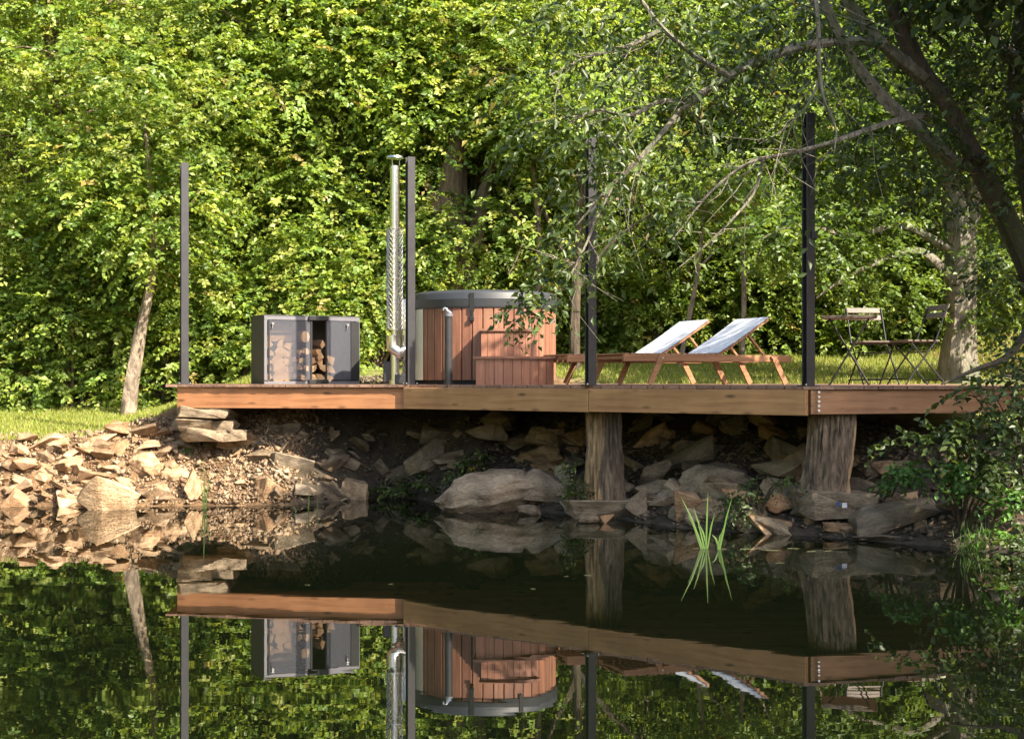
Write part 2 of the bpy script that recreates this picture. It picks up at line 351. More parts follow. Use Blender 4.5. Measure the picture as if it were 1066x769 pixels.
# ---------------------------------------------------------------- deck
DZ = 1.30
FR = [Vector((-3.78, 15.2, 0)), Vector((-1.13, 14.62, 0)), Vector((.79, 13.12, 0)), Vector((2.60, 11.74, 0)), Vector((5.1, 12.5, 0))]
deck = thing('wooden_deck', 'long timber terrace with angled front edge projecting over the pond', 'deck', (0, 14.6, DZ))
Doff = -deck.location
def dpoly(t):  # back edge
    return 16.45
bmat = [MAT['beam_o'], MAT['beam_y'], MAT['beam_y'], MAT['beam_r']]
blab = ['sunlit orange fascia board at the left end', 'ochre fascia board in front of the hot tub', 'ochre fascia board under the loungers', 'reddish fascia board with two sun patches']
for i in range(4):
    a, b_ = FR[i].copy(), FR[i + 1].copy(); d = (b_ - a).normalized(); nrm = Vector((d.y, -d.x, 0)); L = (b_ - a).length
    if i == 0: a = a + d * -.0; b_ = b_ + d * .06
    if i == 1: a = a + nrm * .062; b_ = b_ + nrm * .062
    if i == 2: a = a + nrm * .062; b_ = b_ + nrm * .062
    if i == 3: pass
    top, bot = DZ - .032, (1.035, 1.04, 1.045, 1.055)[i]
    mid = (a + b_) / 2; mid.z = (top + bot) / 2
    mb = MB(); mb.box((0, 0, 0), ((b_ - a).length - .004, .055, top - bot), bev=.004)
    o = mb.build('fascia_board', bmat[i], deck, mid + nrm * -.01 + Doff, (0, 0, math.atan2(d.y, d.x))); o['label'] = blab[i]
# decking boards: laid square to the front edge, clipped by the polyline front
mb = MB(); bw = .14
def front_y(x):
    for i in range(4):
        if FR[i].x <= x <= FR[i + 1].x + 1e-6: return FR[i].y + (FR[i + 1].y - FR[i].y) * (x - FR[i].x) / (FR[i + 1].x - FR[i].x)
    return FR[0].y if x < FR[0].x else FR[-1].y
x = -3.9; mbt = rnd
while x < 5.0:
    x1 = x + bw - .006; y0, y1 = front_y(x) - .055 - rnd.random() * .012, front_y(x1) - .055 - rnd.random() * .012
    xm = (x + x1) / 2; back = 16.95
    vs = [(x, y0, DZ - .028), (x1, y1, DZ - .028), (x1, back, DZ - .028), (x, back, DZ - .028), (x, y0, DZ), (x1, y1, DZ), (x1, back, DZ), (x, back, DZ)]
    mb.add([Vector(v) + Doff for v in vs], [(3, 2, 1, 0), (4, 5, 6, 7), (0, 1, 5, 4), (1, 2, 6, 5), (2, 3, 7, 6), (3, 0, 4, 7)], rnd.uniform(.75, 1.25)); x += bw
mb.build('decking', MAT['deck'], deck)
mb = MB(); mb.box((0, 0, 0), (7.3, .05, .2)); mb.build('back_board', MAT['beam_r'], deck, Vector((1.3, 16.9, DZ - .135)) + Doff)  # unseen board, added to keep sunlit ground out of the pond reflection
for k in range(7):   # joists under the boards
    yy = 13.3 + k * .5; xa = -3.7 if yy > 15.3 else max(-3.7, (14.62 - yy) / .782 - 1.13 + .15 if yy < 14.6 else -1.1); xb = 4.9
    if yy < 12.4: continue
    mb = MB(); mb.box((0, 0, 0), (xb - xa, .07, .16)); mb.build('joist', MAT['beam_r'], deck, Vector(((xa + xb) / 2, yy, DZ - .03 - .083)) + Doff)
mb = MB(); e = FR[0]; mb.box((0, 0, 0), (1.3, .05, .2)); mb.build('end_board', MAT['beam_o'], deck, Vector((-3.76, 15.88, DZ - .135)) + Doff, (0, 0, R(90)))
mb = MB(); nr = Vector((-.61, -.79, 0))
for zz in (1.09, 1.13, 1.17, 1.21, 1.25):
    mb = MB(); p = FR[3] + Vector((.07, .0, 0)); p.z = zz; mb.tube([p + Vector((.0, -.02, 0)), p + Vector((0, -.05, 0))], .011, 8); mb.build('bolt', MAT['bolt'], deck, Doff)
for zz in (1.1, 1.19):
    mb = MB(); p = FR[2].copy() + nr * .045; p.z = zz; mb.tube([p, p + nr * .025], .011, 8); mb.build('bolt', MAT['bolt'], deck, Doff)

# steel posts
def steel_post(px, i, label):
    x = None
    dist = [15.27, 14.6, 13.1, 11.86][i]; p = Vector(((px - CX) / FPX * dist, dist + .02, DZ))
    t = thing('metal_post', label, 'post', p, R(24), 'steel posts standing along the deck edge')
    mb = MB(); h = (2.5, 2.46, 2.4, 2.4)[i]; w = .085; mb.box((0, -.035, h / 2 + .01), (w, .012, h), bev=.002); mb.box((0, .035, h / 2 + .01), (w, .012, h), bev=.002); mb.box((0, 0, h / 2 + .008), (.01, .058, h - .004))
    mb.build('column', MAT['steel'], t)
    mb = MB(); mb.box((0, 0, .005), (.15, .13, .01), bev=.002)
    bp = mb.build('base_plate', MAT['steel'], t)
    for sx in (-1, 1):
        for sy in (-1, 1): mb = MB(); mb.tube([(sx * .06, sy * .05, .008), (sx * .06, sy * .05, .022)], .008, 6); mb.build('bolt', MAT['bolt'], bp)
    return t
steel_post(191.5, 0, 'black steel post at the left end of the deck, free of branches')
steel_post(427, 1, 'black steel post in front of the hot tub, right beside the chimney')
steel_post(615, 2, 'black steel post by the lounger foot, its top hidden in dark leaves')
p4 = steel_post(842, 3, 'black steel post at the deck corner above the wide log, with a bracket')
mb = MB(); mb.box((.02, -.055, 1.33), (.05, .03, .07), bev=.004); mb.build('bracket', MAT['steel'], p4)

# log pillars
def log_pillar(base, top, r0, r1, mats, label, flat=False, seed=0):
    t = thing('log_pillar', label, 'log pillar', base)
    n, k = 120, 60; V = []; F = []; ax = Vector(top) - Vector(base)
    for i in range(k + 1):
        s = i / k; c = ax * s; r = r0 + (r1 - r0) * s + .03 * max(0, .12 - s) * 2
        for j in range(n):
            a = 2 * math.pi * j / n; d = Vector((math.cos(a), math.sin(a), 0))
            rid = abs(mnoise.noise(Vector((math.cos(a) * 5.5 + seed, math.sin(a) * 5.5, c.z * 1.7)))) ** .6; big = mnoise.noise(Vector((math.cos(a) * 1.2 + seed, math.sin(a) * 1.2, c.z * .8 + 5)))
            fine = mnoise.noise(Vector((math.cos(a) * 22, math.sin(a) * 22, c.z * 5 + seed)))
            rr = r * (1 + .10 * big) - .065 * (1 - rid) - .018 * fine
            p = c + d * rr
            if flat: # sawn side on the right
                lim = r * .93; q = Vector((math.cos(R(-20)), math.sin(R(-20)), 0)); ex = (p - c).dot(q)
                if ex > lim: p -= q * (ex - lim)
            V.append(tuple(p))
    for i in range(k):
        for j in range(n): F.append((i * n + j, i * n + (j + 1) % n, (i + 1) * n + (j + 1) % n, (i + 1) * n + j))
    mb = MB(); mb.add(V, F); me = mb.mesh('bark', True, 60)
    me.materials.append(mats[0]); me.materials.append(mats[1])
    for p in me.polygons:
        c = p.center; a = math.degrees(math.atan2(c.y - ax.y * c.z / ax.z, c.x - ax.x * c.z / ax.z)); w = mnoise.noise(Vector((c.x * 4, c.y * 4, c.z * 2.2))) * 28
        p.material_index = 1 if (-175 + w < a < -98 + w if not flat else (-38 < a + w * .25 < 2)) else 0
    link('bark', me, None, t)
    mb = MB(); mb.add([tuple(ax + (Vector(V[k * n + j]) - ax) * .99 + Vector((0, 0, .001))) for j in range(n)], [tuple(range(n))]); mb.add([tuple(Vector(V[j]) * .99) for j in range(n)], [tuple(range(n - 1, -1, -1))])
    mb.build('end_grain', MAT['cut'], t); return t
log_pillar((.925, 13.42, .17), (.915, 13.42, 1.135), .225, .215, (MAT['bark'], MAT['logpeel']), 'round log pillar under the deck, half peeled to pale wood on its left', seed=2)
log_pillar((2.81, 12.1, .35), (2.90, 12.1, 1.14), .252, .236, (MAT['logbark'], MAT['cut']), 'wide grey log pillar with furrowed bark and one sawn side', True, seed=9)

# ---------------------------------------------------------------- hot tub
TX, TY, TR = -.32, 15.5, .825
tub = thing('hot_tub', 'round cedar hot tub with closed dark cover standing on the deck', 'hot tub', (TX, TY, DZ))
mb = MB(); ns = 44
for i in range(ns):
    a0 = 2 * math.pi * (i + .04) / ns; a1 = 2 * math.pi * (i + .96) / ns; am = (a0 + a1) / 2; vs = []
    deg = math.degrees(am)
    if 187 < deg < 216: continue
    for z in (.05, .84):
        for (a, r) in ((a0, TR - .03), (a0, TR - .006), (a0 + .008, TR), (a1 - .008, TR), (a1, TR - .006), (a1, TR - .03)): vs.append((math.cos(a) * r, math.sin(a) * r, z))
    t = rnd.uniform(.75, 1.2)
    mb.add(vs, [(0, 1, 7, 6), (1, 2, 8, 7), (2, 3, 9, 8), (3, 4, 10, 9), (4, 5, 11, 10), (5, 0, 6, 11), (6, 7, 8, 9, 10, 11), (5, 4, 3, 2, 1, 0)], (t * rnd.uniform(.95, 1.08), t, t))
mb.build('stave_wall', MAT['cedar'], tub)
mb = MB(); mb.tube([(0, 0, .0), (0, 0, .83)], TR - .035, 64); mb.build('inner_shell', MAT['rubber'], tub, smooth=True)
mb = MB()
pp = [(math.cos(R(a)) * r, math.sin(R(a)) * r) for r, rg in ((TR - .02, range(187, 217, 3)), (TR + .008, range(216, 186, -3))) for a in rg]
mb.prism(pp, .05, .84); mb.build('access_panel', MAT['cream'], tub)
mb = MB(); rr = [(TR - .02, .835), (TR + .012, .845), (TR + .018, .87), (TR + .018, .93), (TR + .02, .94), (TR + .014, .95), (TR + .014, 1.0), (TR - .005, 1.025), (TR - .06, 1.04), (0.02, 1.065)]
n = 80; vs = [(math.cos(2 * math.pi * j / n) * r, math.sin(2 * math.pi * j / n) * r, z) for r, z in rr for j in range(n)]
mb.add(vs, [(i * n + j, i * n + (j + 1) % n, (i + 1) * n + (j + 1) % n, (i + 1) * n + j) for i in range(len(rr) - 1) for j in range(n)])
cov = mb.build('cover', MAT['tubcover'], tub, smooth=True)
for dg in (262, 300): mb = MB(); a = R(dg); d = Vector((math.cos(a), math.sin(a), 0)); mb.box(d * (TR + .018) + Vector((0, 0, .90)), (.012, .05, .2), Matrix.Rotation(a, 3, 'Z')); mb.build('cover_strap', MAT['rubber'], tub)
a = R(262); d = Vector((math.cos(a), math.sin(a), 0)); mb = MB(); mb.box(d * (TR + .012) + Vector((0, 0, .77)), (.02, .035, .17), Matrix.Rotation(a, 3, 'Z'), bev=.004); mb.box(d * (TR + .026) + Vector((0, 0, .715)), (.02, .05, .05), Matrix.Rotation(a, 3, 'Z'), bev=.005); mb.build('latch', MAT['rubber'], tub)

# black pipe with spout
d_ = 14.5; p = Vector(((467 - CX) / FPX * d_, d_, DZ))
t = thing('outlet_pipe', 'black upright pipe with steel spout standing in front of the tub', 'pipe', p)
mb = MB(); mb.tube([(0, 0, .0), (0, 0, .74)], .042, 20); mb.tube([(0, 0, 0), (0, 0, .03)], .055, 20); mb.build('pipe', MAT['steel'], t, smooth=True)
mb = MB(); mb.tube([(0, 0, .735), (0, 0, .77)], .05, 20); mb.build('collar', MAT['frame'], t, smooth=True)
mb = MB(); P_, R_ = smoothpts([(0, 0, .76), (-.01, 0, .80), (-.045, 0, .825), (-.055, 0, .80)], [.014] * 4); mb.tube(P_, R_, 10); mb.tube([(-.02, -.0, .80), (.03, -.01, .765)], .02, 10); mb.build('spout', MAT['inox'], t, smooth=True)

# tub steps
steps = thing('tub_steps', 'two curved cedar steps leading up to the hot tub', 'steps', (TX, TY, DZ))
def ring_sector(a0, a1, r0, r1, z0, z1, mb, seg=12, tint=1.0):
    pts = [(math.cos(R(a0 + (a1 - a0) * k / seg)) * r1, math.sin(R(a0 + (a1 - a0) * k / seg)) * r1) for k in range(seg + 1)] + [(math.cos(R(a1 - (a1 - a0) * k / seg)) * r0, math.sin(R(a1 - (a1 - a0) * k / seg)) * r0) for k in range(seg + 1)]
    mb.prism(pts, z0, z1, tint)
am = 286
for (half, r0, r1, z0, z1) in ((18.5, TR + .005, 1.36, .0, .275), (16.5, TR + .005, 1.10, .30, .575)):
    mb = MB(); ns = 9 if half > 16 else 8
    for k in range(ns):
        a0 = am - half + 2 * half * k / ns; a1 = am - half + 2 * half * (k + .95) / ns; tt = rnd.uniform(.8, 1.2); ring_sector(a0, a1, r1 - .025, r1, z0, z1, mb, 2, (tt * 1.03, tt, tt))
    ring_sector(am - half, am - half + 1.4, r0, r1 - .027, z0, z1, mb, 1); ring_sector(am + half - 1.4 - .1, am + half - .1, r0, r1 - .027, z0, z1, mb, 1)
    mb.build('riser', MAT['cedar'], steps)
    mb = MB(); ring_sector(am - half - 1.2, am + half + 1.2, r0, r1 + .025, z1, z1 + .025, mb, 14); mb.build('tread', MAT['cedar_h'], steps)

# stove with chimney, left of the tub
SD = 15.1; SX = (411 - CX) / FPX * SD
st = thing('tub_stove', 'stainless wood stove with tall chimney beside the hot tub', 'stove', (SX, SD, DZ))
def zp(py): return CAMZ - (py - HY) / FPX * SD - DZ
def xp(px): return (px - CX) / FPX * SD - SX
mb = MB(); mb.tube([(0, 0, zp(245)), (0, 0, zp(173))], .055, 28)
for z in (zp(230), zp(200), zp(176)): mb.tube([(0, 0, z - .012), (0, 0, z + .012)], .059, 28)
ch = mb.build('chimney_pipe', MAT['inox'], st, smooth=True)
mb = MB(); mb.tube([(0, 0, zp(165)), (0, 0, zp(163.2)), (0, 0, zp(162))], [.10, .095, .01], 24)
for k in range(3): a = k * 2.1; mb.tube([(.05 * math.cos(a), .05 * math.sin(a), zp(174)), (.055 * math.cos(a), .055 * math.sin(a), zp(165))], .004, 5)
mb.build('rain_cap', MAT['inox'], ch, smooth=True)
mb = MB(); mb.tube([(0, 0, zp(351)), (0, 0, zp(245))], .042, 24); mb.build('inner_flue', MAT['inox'], st, smooth=True)
vs = []; fs = []; nr_, nh = 12, 40
for i in range(nh + 1):
    for j in range(nr_): a = 2 * math.pi * (j + .5 * (i % 2)) / nr_; vs.append((math.cos(a) * .088, math.sin(a) * .088, zp(343) + (zp(238) - zp(343)) * i / nh))
mb = MB()
for i in range(nh - 1):
    for j in range(nr_):
        e = i % 2; fs.append((i * nr_ + j, (i + 1) * nr_ + (j + e) % nr_, (i + 2) * nr_ + j if i + 2 <= nh else i * nr_ + j, (i + 1) * nr_ + (j - 1 + e) % nr_))
mb.add(vs, fs); g = mb.build('heat_guard', MAT['inox'], st); w = g.modifiers.new('wire', 'WIREFRAME'); w.thickness = .007; w.use_even_offset = False
for z in (zp(343), zp(290), zp(238)): mb = MB(); mb.tube([(0, 0, z - .008), (0, 0, z + .008)], .091, 28, cap=False); mb.build('guard_band', MAT['inox'], st, smooth=True)
mb = MB(); mb.tube([(-.02, -.03, zp(349)), (-.02, -.03, zp(361)), (.055, -.03, zp(368)), (.15, 0, zp(362))], [.075, .075, .07, .05], 20); mb.build('elbow', MAT['inox'], st, smooth=True)
mb = MB(); mb.tube([(0, .03, .04), (0, .03, zp(362))], .05, 20); mb.tube([(0, .03, .0), (0, .03, .05)], .07, 20); mb.build('drain_pipe', MAT['inox'], st, smooth=True)
mb = MB(); prof = [(.05, zp(377)), (.10, zp(372)), (.125, zp(362)), (.13, zp(340)), (.13, zp(318)), (.12, zp(311)), (.02, zp(310))]; n = 36; c0 = xp(423)
vs = [(c0 + math.cos(2 * math.pi * j / n) * r, .16 + math.sin(2 * math.pi * j / n) * r, z) for r, z in prof for j in range(n)]
mb.add(vs, [(i * n + j, i * n + (j + 1) % n, (i + 1) * n + (j + 1) % n, (i + 1) * n + j) for i in range(len(prof) - 1) for j in range(n)] + [tuple(range(n - 1, -1, -1))])
for k in range(3): a = 2.1 * k; mb.tube([(c0 + .08 * math.cos(a), .16 + .08 * math.sin(a), 0), (c0 + .08 * math.cos(a), .16 + .08 * math.sin(a), zp(370))], .014, 8)
mb.build('boiler', MAT['inox'], st, smooth=True)
mb = MB(); mb.box((xp(403), .1, .14), (.1, .1, .24), bev=.01); mb.box((xp(417), -.02, .06), (.12, .12, .11), bev=.01); mb.build('valve_box', MAT['steel'], st)

# ---------------------------------------------------------------- firewood cabinet
cab_d = 15.55; cx_ = (274.5 - CX) / FPX * cab_d; cw, cdp, chh = 1.17, .52, .79; ca = R(27)
cab = thing('firewood_cabinet', 'dark steel firewood cabinet with two frosted doors on the deck', 'cabinet', (cx_, cab_d, DZ), ca)   # origin: front left corner
th = .02
for xe in (th / 2, cw - th / 2): mb = MB(); mb.box((xe, cdp / 2, chh / 2), (th, cdp, chh), bev=.003); mb.build('side_panel', MAT['side'], cab)
mb = MB(); mb.box((cw / 2, cdp / 2, chh + .008), (cw + .01, cdp + .01, .016), bev=.003); mb.build('top_panel', MAT['side'], cab)
mb = MB(); mb.box((cw / 2, cdp - .01, chh / 2), (cw - 2 * th - .004, .015, chh - .004)); mb.build('back_panel', MAT['side'], cab)
mb = MB(); mb.box((cw / 2, cdp / 2, .015), (cw - 2 * th - .004, cdp - .03, .03)); mb.build('floor_panel', MAT['side'], cab)
mb = MB(); fy = -.012
mb.box((cw / 2, fy, chh - .022), (cw, .022, .044), bev=.002); mb.box((cw / 2, fy, .018), (cw, .022, .036), bev=.002)
mb.box((.02, fy, chh / 2), (.04, .021, chh - .09), bev=.002); mb.box((cw - .02, fy, chh / 2), (.04, .021, chh - .09), bev=.002); mb.build('front_frame', MAT['frame'], cab)
for (x0, x1, nm) in ((.045, .56, 'closed frosted door on the left'), (.74, 1.06, 'narrower frosted door with dark corner')):
    mb = MB(); mb.box(((x0 + x1) / 2, -.03, chh / 2), (x1 - x0, .006, chh - .1)); dr = mb.build('sliding_door', MAT['pane'], cab); dr['label'] = nm
    for xe in (x0 + .006, x1 + .004): mb = MB(); mb.box((xe, -.036, chh / 2), (.018, .012, chh - .09)); mb.build('door_edge', MAT['rubber'], dr)
    hx = x0 + .05 if x0 < .5 else x1 - .05
    mb = MB(); mb.tube([(hx, -.03, chh - .09), (hx, -.055, chh - .09)], .016, 10); mb.bar((hx, -.05, chh - .09), (hx - .012, -.052, chh - .14), .014, .01); mb.build('handle', MAT['bolt'], dr)
for zr in (chh - .018, .03): mb = MB(); mb.box((.65, -.04, zr), (.24, .04, .048), bev=.003); mb.build('door_rail', MAT['rubber'], cab)
mb = MB(); mb.box((cw - .06, -.028, chh / 2), (.1, .008, chh - .1)); mb.build('end_stop', MAT['rubber'], cab)
def split_log(r, L, seed):
    q = random.Random(seed); mb = MB(); k = 7; ang = q.uniform(1.2, 2.4)
    if q.random() < .25: ang = 6.2
    pts = [(0, 0)] if ang < 6 else []
    for i in range(k + 1): a = ang * i / k; pts.append((math.cos(a) * r * q.uniform(.93, 1.05), math.sin(a) * r * q.uniform(.93, 1.05)))
    cx0 = sum(p[0] for p in pts) / len(pts); cy0 = sum(p[1] for p in pts) / len(pts); pts = [(p[0] - cx0, p[1] - cy0) for p in pts]; n = len(pts)
    vs = [(x, -L / 2, z) for x, z in pts] + [(x * .95, L / 2, z * .95) for x, z in pts]
    mb.add(vs, [tuple(range(n)), tuple(range(2 * n - 1, n - 1, -1))])
    for i in range(n):
        j = (i + 1) % n; mb.cur = 1 if (pts and ang < 6 and 0 < i < n - 1) or ang > 6 else 0; mb.add([vs[i], vs[j], vs[n + j], vs[n + i]], [(0, 3, 2, 1)])
    mb.cur = 0; me = mb.mesh('split_log'); me.materials.append(MAT['fire']); me.materials.append(MAT['firebark']); return me
lm = [split_log(rnd.uniform(.07, .1), .38, 40 + i) for i in range(8)]
ci = Matrix.Rotation(ca, 4, 'Z'); base = Vector((cx_, cab_d, DZ)); k = 0
ORD = ['bottom', 'second', 'third', 'fourth', 'top']; ORC = ['far left', 'second place', 'third place', 'fourth place', 'fifth place', 'sixth place', 'seventh place', 'far right']
def put_log(x, y, z, ry, rz, s=1, lab=None):
    global k
    p = base + (ci @ Vector((x, y, z))); o = link('firewood_log', lm[k % 8], None, None, p); o.rotation_euler = (0, ry, ca + rz); o.scale = (s,) * 3; k += 1
    tag(o, lab or 'x', 'firewood', 'split logs in the cabinet'); return o
for row in range(5):
    nlog = 5 if row < 4 else 3
    for c_ in range(nlog + (row < 3) * 3):
        put_log(.09 + c_ * .105 + rnd.uniform(-.012, .012) + (row % 2) * .03, .24 + rnd.uniform(-.03, .02), .085 + row * .095, rnd.uniform(0, 6.28), rnd.uniform(-.08, .08), rnd.uniform(.8, 1), 'split log end in the %s row of the pile, %s' % (ORD[row], ORC[c_]))
for (x, z, l) in ((.2, .545, 'long split log lying crosswise directly on the log pile'), (.21, .64, 'topmost long split log lying crosswise on the log pile')):
    o = put_log(x, .2, z, 0, R(90), 1.0); o['label'] = l; o['group'] = 'crosswise logs on the pile'
for (x, z, l) in ((.45, .56, 'small split log standing proud at the right top of the pile'), (.62, .40, 'split log in the middle of the door gap'), (.66, .47, 'uppermost split log showing in the door gap'), (.63, .33, 'lower split log showing in the door gap')): put_log(x, .22, z, rnd.uniform(0, 6), .3, 1, l)

# ---------------------------------------------------------------- sun loungers
def make_lounger():
    t = thing('sun_lounger', 'x', 'sun lounger', (0, 0, 0), 0, 'teak loungers with white slings on the deck')
    L, Wd, H = 1.98, .64, .31
    for s in (-1, 1):
        mb = MB(); mb.box((0, 0, 0), (L, .035, .07), bev=.004); mb.build('side_rail', MAT['teak'], t, (0, s * (Wd / 2), H - .035))
    for xx in (-L / 2 + .05, -.3, .3, L / 2 - .25): mb = MB(); mb.bar((xx, -Wd / 2 + .02, H - .03), (xx, Wd / 2 - .02, H - .03), .05, .03); mb.build('cross_rail', MAT['teak'], t)
    mb = MB(); k = 0
    xx = -L / 2 + .04
    while xx < .12: mb.box((xx, 0, H + .006), (.052, Wd + .03, .016), bev=.003); xx += .066
    mb.build('seat_slats', MAT['teak'], t)
    for s in (-1, 1):
        yo = s * (Wd / 2 + .028)
        for (xt, xb) in ((-L / 2 + .43, -L / 2 + .29), (L / 2 - .24, L / 2 - .08)):
            mb = MB(); mb.bar((0, 0, 0), (xb - xt, 0, -(H - .005)), .024, .06, up=(0, 1, 0), bev=.003) if False else mb.bar((0, 0, -.0), (xb - xt, 0, -(H - .01)), .022, .058, up=(1, 0, .3))
            mb.build('leg', MAT['teak'], t, (xt, yo, H - .0))
    # raised back
    bt = Vector((.12, 0, H + .01)); top = Vector((.12 + .60, 0, H + .39)); v = (top - bt)
    mb = MB(); n = 10; d = v.normalized(); nn = Vector((-d.z, 0, d.x)); vs = []; fs = []
    for i in range(n + 1):
        for j in range(7):
            s = i / n; q = (j / 6 - .5) * (Wd + .01); sag = .016 - .012 * math.sin(math.pi * s) * (1 - (2 * (j / 6 - .5)) ** 2 * .3); vs.append(tuple(bt + v * s + nn * sag + Vector((0, q, 0))))
    top_n = len(vs); vs += [tuple(Vector(w) - nn * .006) for w in vs]
    for i in range(n):
        for j in range(6): a = i * 7 + j; fs.append((a, a + 1, a + 8, a + 7)); fs.append((top_n + a, top_n + a + 7, top_n + a + 8, top_n + a + 1))
    mb.add(vs, fs); sl_ = mb.build('sling_fabric', MAT['canvas'], t, smooth=True)
    for s in (-1, 1):
        mb = MB(); mb.bar((0, 0, 0), v * 1.02, .034, .024, up=(0, 1, 0)); mb.build('back_frame', MAT['teak'], t, bt + Vector((0, s * (Wd / 2 - .03), -.012)))
        mb = MB(); a = bt + v * .62; b_ = Vector((L / 2 - .26, 0, H - .02)); mb.bar((0, 0, 0), b_ - a, .02, .035, up=(0, 1, 0)); mb.build('prop', MAT['teak'], t, a + Vector((0, s * (Wd / 2 - .055), -.02)))
    mb = MB(); mb.bar(top + Vector((0, -Wd / 2 + .03, -.01)), top + Vector((0, Wd / 2 - .03, -.01)), .035, .03); mb.build('head_rail', MAT['teak'], t)
    for xx in (-L / 2 + .43, L / 2 - .24):
        for s in (-1, 1): mb = MB(); mb.tube([(xx, s * (Wd / 2 + .04), H - .035), (xx, s * (Wd / 2 + .046), H - .035)], .01, 8); mb.build('bolt', MAT['bolt'], t)
    return t
l1 = make_lounger(); la = R(22)
dN = 14.15; l1.location = ((722 - CX) / FPX * dN, dN, DZ); l1.rotation_euler.z = la; l1['label'] = 'nearer teak sun lounger, its white back casting light at the right end'
l1['label'] = 'teak sun lounger on the right, raised white back nearest the corner post'
l2 = copy_tree(l1); dF = 14.75; l2.location = ((663 - CX) / FPX * dF, dF, DZ); l2['label'] = 'teak sun lounger on the left, its foot end reaching the hot tub'

# ---------------------------------------------------------------- bistro set
def bar_chair(label, loc, rz):
    t = thing('folding_chair', label, 'chair', loc, rz, 'folding bistro chairs'); r = .009
    for s in (-1, 1):
        y = s * .2
        mb = MB(); P_, R_ = smoothpts([(-.24, 0, .005), (.02, 0, .36), (.10, 0, .47), (.235, 0, .84)], [r] * 4, 4); mb.tube(P_, R_, 6); mb.build('back_leg', MAT['blk'], t, (0, y, 0))
        mb = MB(); mb.tube([(-.17, 0, .44), (.22, 0, .005)], r, 6); mb.build('front_leg', MAT['blk'], t, (0, y * .9, 0))
    mb = MB(); 
    for (x, z) in ((-.2, .06), (.18, .05), (.0, .345), (-.17, .44), (.12, .44)): mb.tube([(x, -.2, z), (x, .2, z)], .007, 6)
    mb.build('cross_bar', MAT['blk'], t)
    for k in range(5): mb = MB(); mb.box((0, 0, 0), (.055, .40, .016), bev=.003); mb.build('seat_slat', MAT['slat'], t, (-.19 + k * .078, 0, .462))
    for z in (.735, .815):
        mb = MB(); mb.box((0, 0, 0), (.015, .42, .06), Matrix.Rotation(R(-20), 3, 'Y').transposed(), bev=.003); mb.build('back_slat', MAT['slat'], t, (.11 + (z - .47) * .36 + .008, 0, z))
    return t
bd = 14.3
def gz(x, y): return DZ
t = thing('bistro_table', 'small folding bistro table with wooden slat top and black legs', 'table', ((884 - CX) / FPX * 14.0, 14.0, DZ), R(-14))
mb = MB()
for k in range(6): mb.box((0, -.21 + k * .084, .705), (.56, .076, .018), bev=.003)
mb.box((0, 0, .692), (.5, .5, .008)); mb.build('tabletop', MAT['slat'], t)
for s in (-1, 1):
    mb = MB(); mb.tube([(-.2, 0, 0), (.2, 0, .69)], .009, 6); mb.build('leg', MAT['blk'], t, (0, s * .22, 0)); mb = MB(); mb.tube([(.2, 0, 0), (-.2, 0, .69)], .009, 6); mb.build('leg', MAT['blk'], t, (0, s * .2, 0))
mb = MB()
for x, z in ((-.2, .01), (.2, .01), (-.14, .11), (.14, .11), (0, .345)): mb.tube([(x, -.22, z), (x, .22, z)], .008, 6)
mb.build('cross_bar', MAT['blk'], t)
bar_chair('folding slat chair half hidden behind the bistro table', ((908 - CX) / FPX * 14.6, 14.6, DZ), R(98))
bar_chair('folding slat chair standing alone right of the bistro table', ((955 - CX) / FPX * 14.2, 14.2, DZ), R(12))

# ---------------------------------------------------------------- rocks
def rock_mesh(seed, el=(1, .8, .55), npts=16, sub=2, rough=.05):
    q = random.Random(seed); bm = bmesh.new()
    if npts == 0:
        for sx in (-1, 1):
            for sy in (-1, 1):
                for sz in (-1, 1): bm.verts.new((sx * q.uniform(.30, .54), sy * q.uniform(.26, .48), sz * q.uniform(.26, .50)))
        for _ in range(3): bm.verts.new((q.choice((-.54, .54)) * q.uniform(.9, 1), q.uniform(-.3, .3), q.uniform(-.25, .25)))
    if npts == -1:
        for _ in range(34): v = Vector((q.gauss(0, 1), q.gauss(0, 1), q.gauss(0, 1))).normalized() * q.uniform(.46, .52); bm.verts.new((v.x, v.y * .85, v.z * .95))
    for i in range(npts):
        v = Vector((q.gauss(0, 1), q.gauss(0, 1), q.gauss(0, 1))).normalized(); mxx = max(abs(v.x), abs(v.y), abs(v.z)); v = v * .35 + v / mxx * .65
        v *= q.uniform(.85, 1.08); bm.verts.new((v.x * el[0] * .5, v.y * el[1] * .5, v.z * el[2] * .5))
    bmesh.ops.convex_hull(bm, input=bm.verts[:]); bmesh.ops.delete(bm, geom=[v for v in bm.verts if not v.link_faces], context='VERTS')
    bmesh.ops.bevel(bm, geom=bm.edges[:], offset=.02 * min(el), segments=1, affect='EDGES')
    bmesh.ops.triangulate(bm, faces=bm.faces[:])
    bmesh.ops.subdivide_edges(bm, edges=bm.edges[:], cuts=sub, use_grid_fill=True)
    off = Vector((seed * 1.7, 0, 0))
    for v in bm.verts:
        n1 = mnoise.noise(v.co * 3 + off); n2 = mnoise.noise(v.co * 9 + off); st_ = math.sin((v.co.z + n1 * .1) * 40) * .18
        v.co += v.normal * (rough * (n1 * 1.1 + n2 * .6 + st_) if v.normal.length else 0) if True else 0
    bm.normal_update(); me = bpy.data.meshes.new('rock'); bm.to_mesh(me); bm.free()
    me.polygons.foreach_set('use_smooth', [True] * len(me.polygons)); me.set_sharp_from_angle(angle=R(22)); return me
RS = [rock_mesh(90 + s, (1, .85, .9), 0, 2, .07) for s in range(5)]; RR = [rock_mesh(120 + s, (1, .85, .9), -1, 2, .05) for s in range(4)]
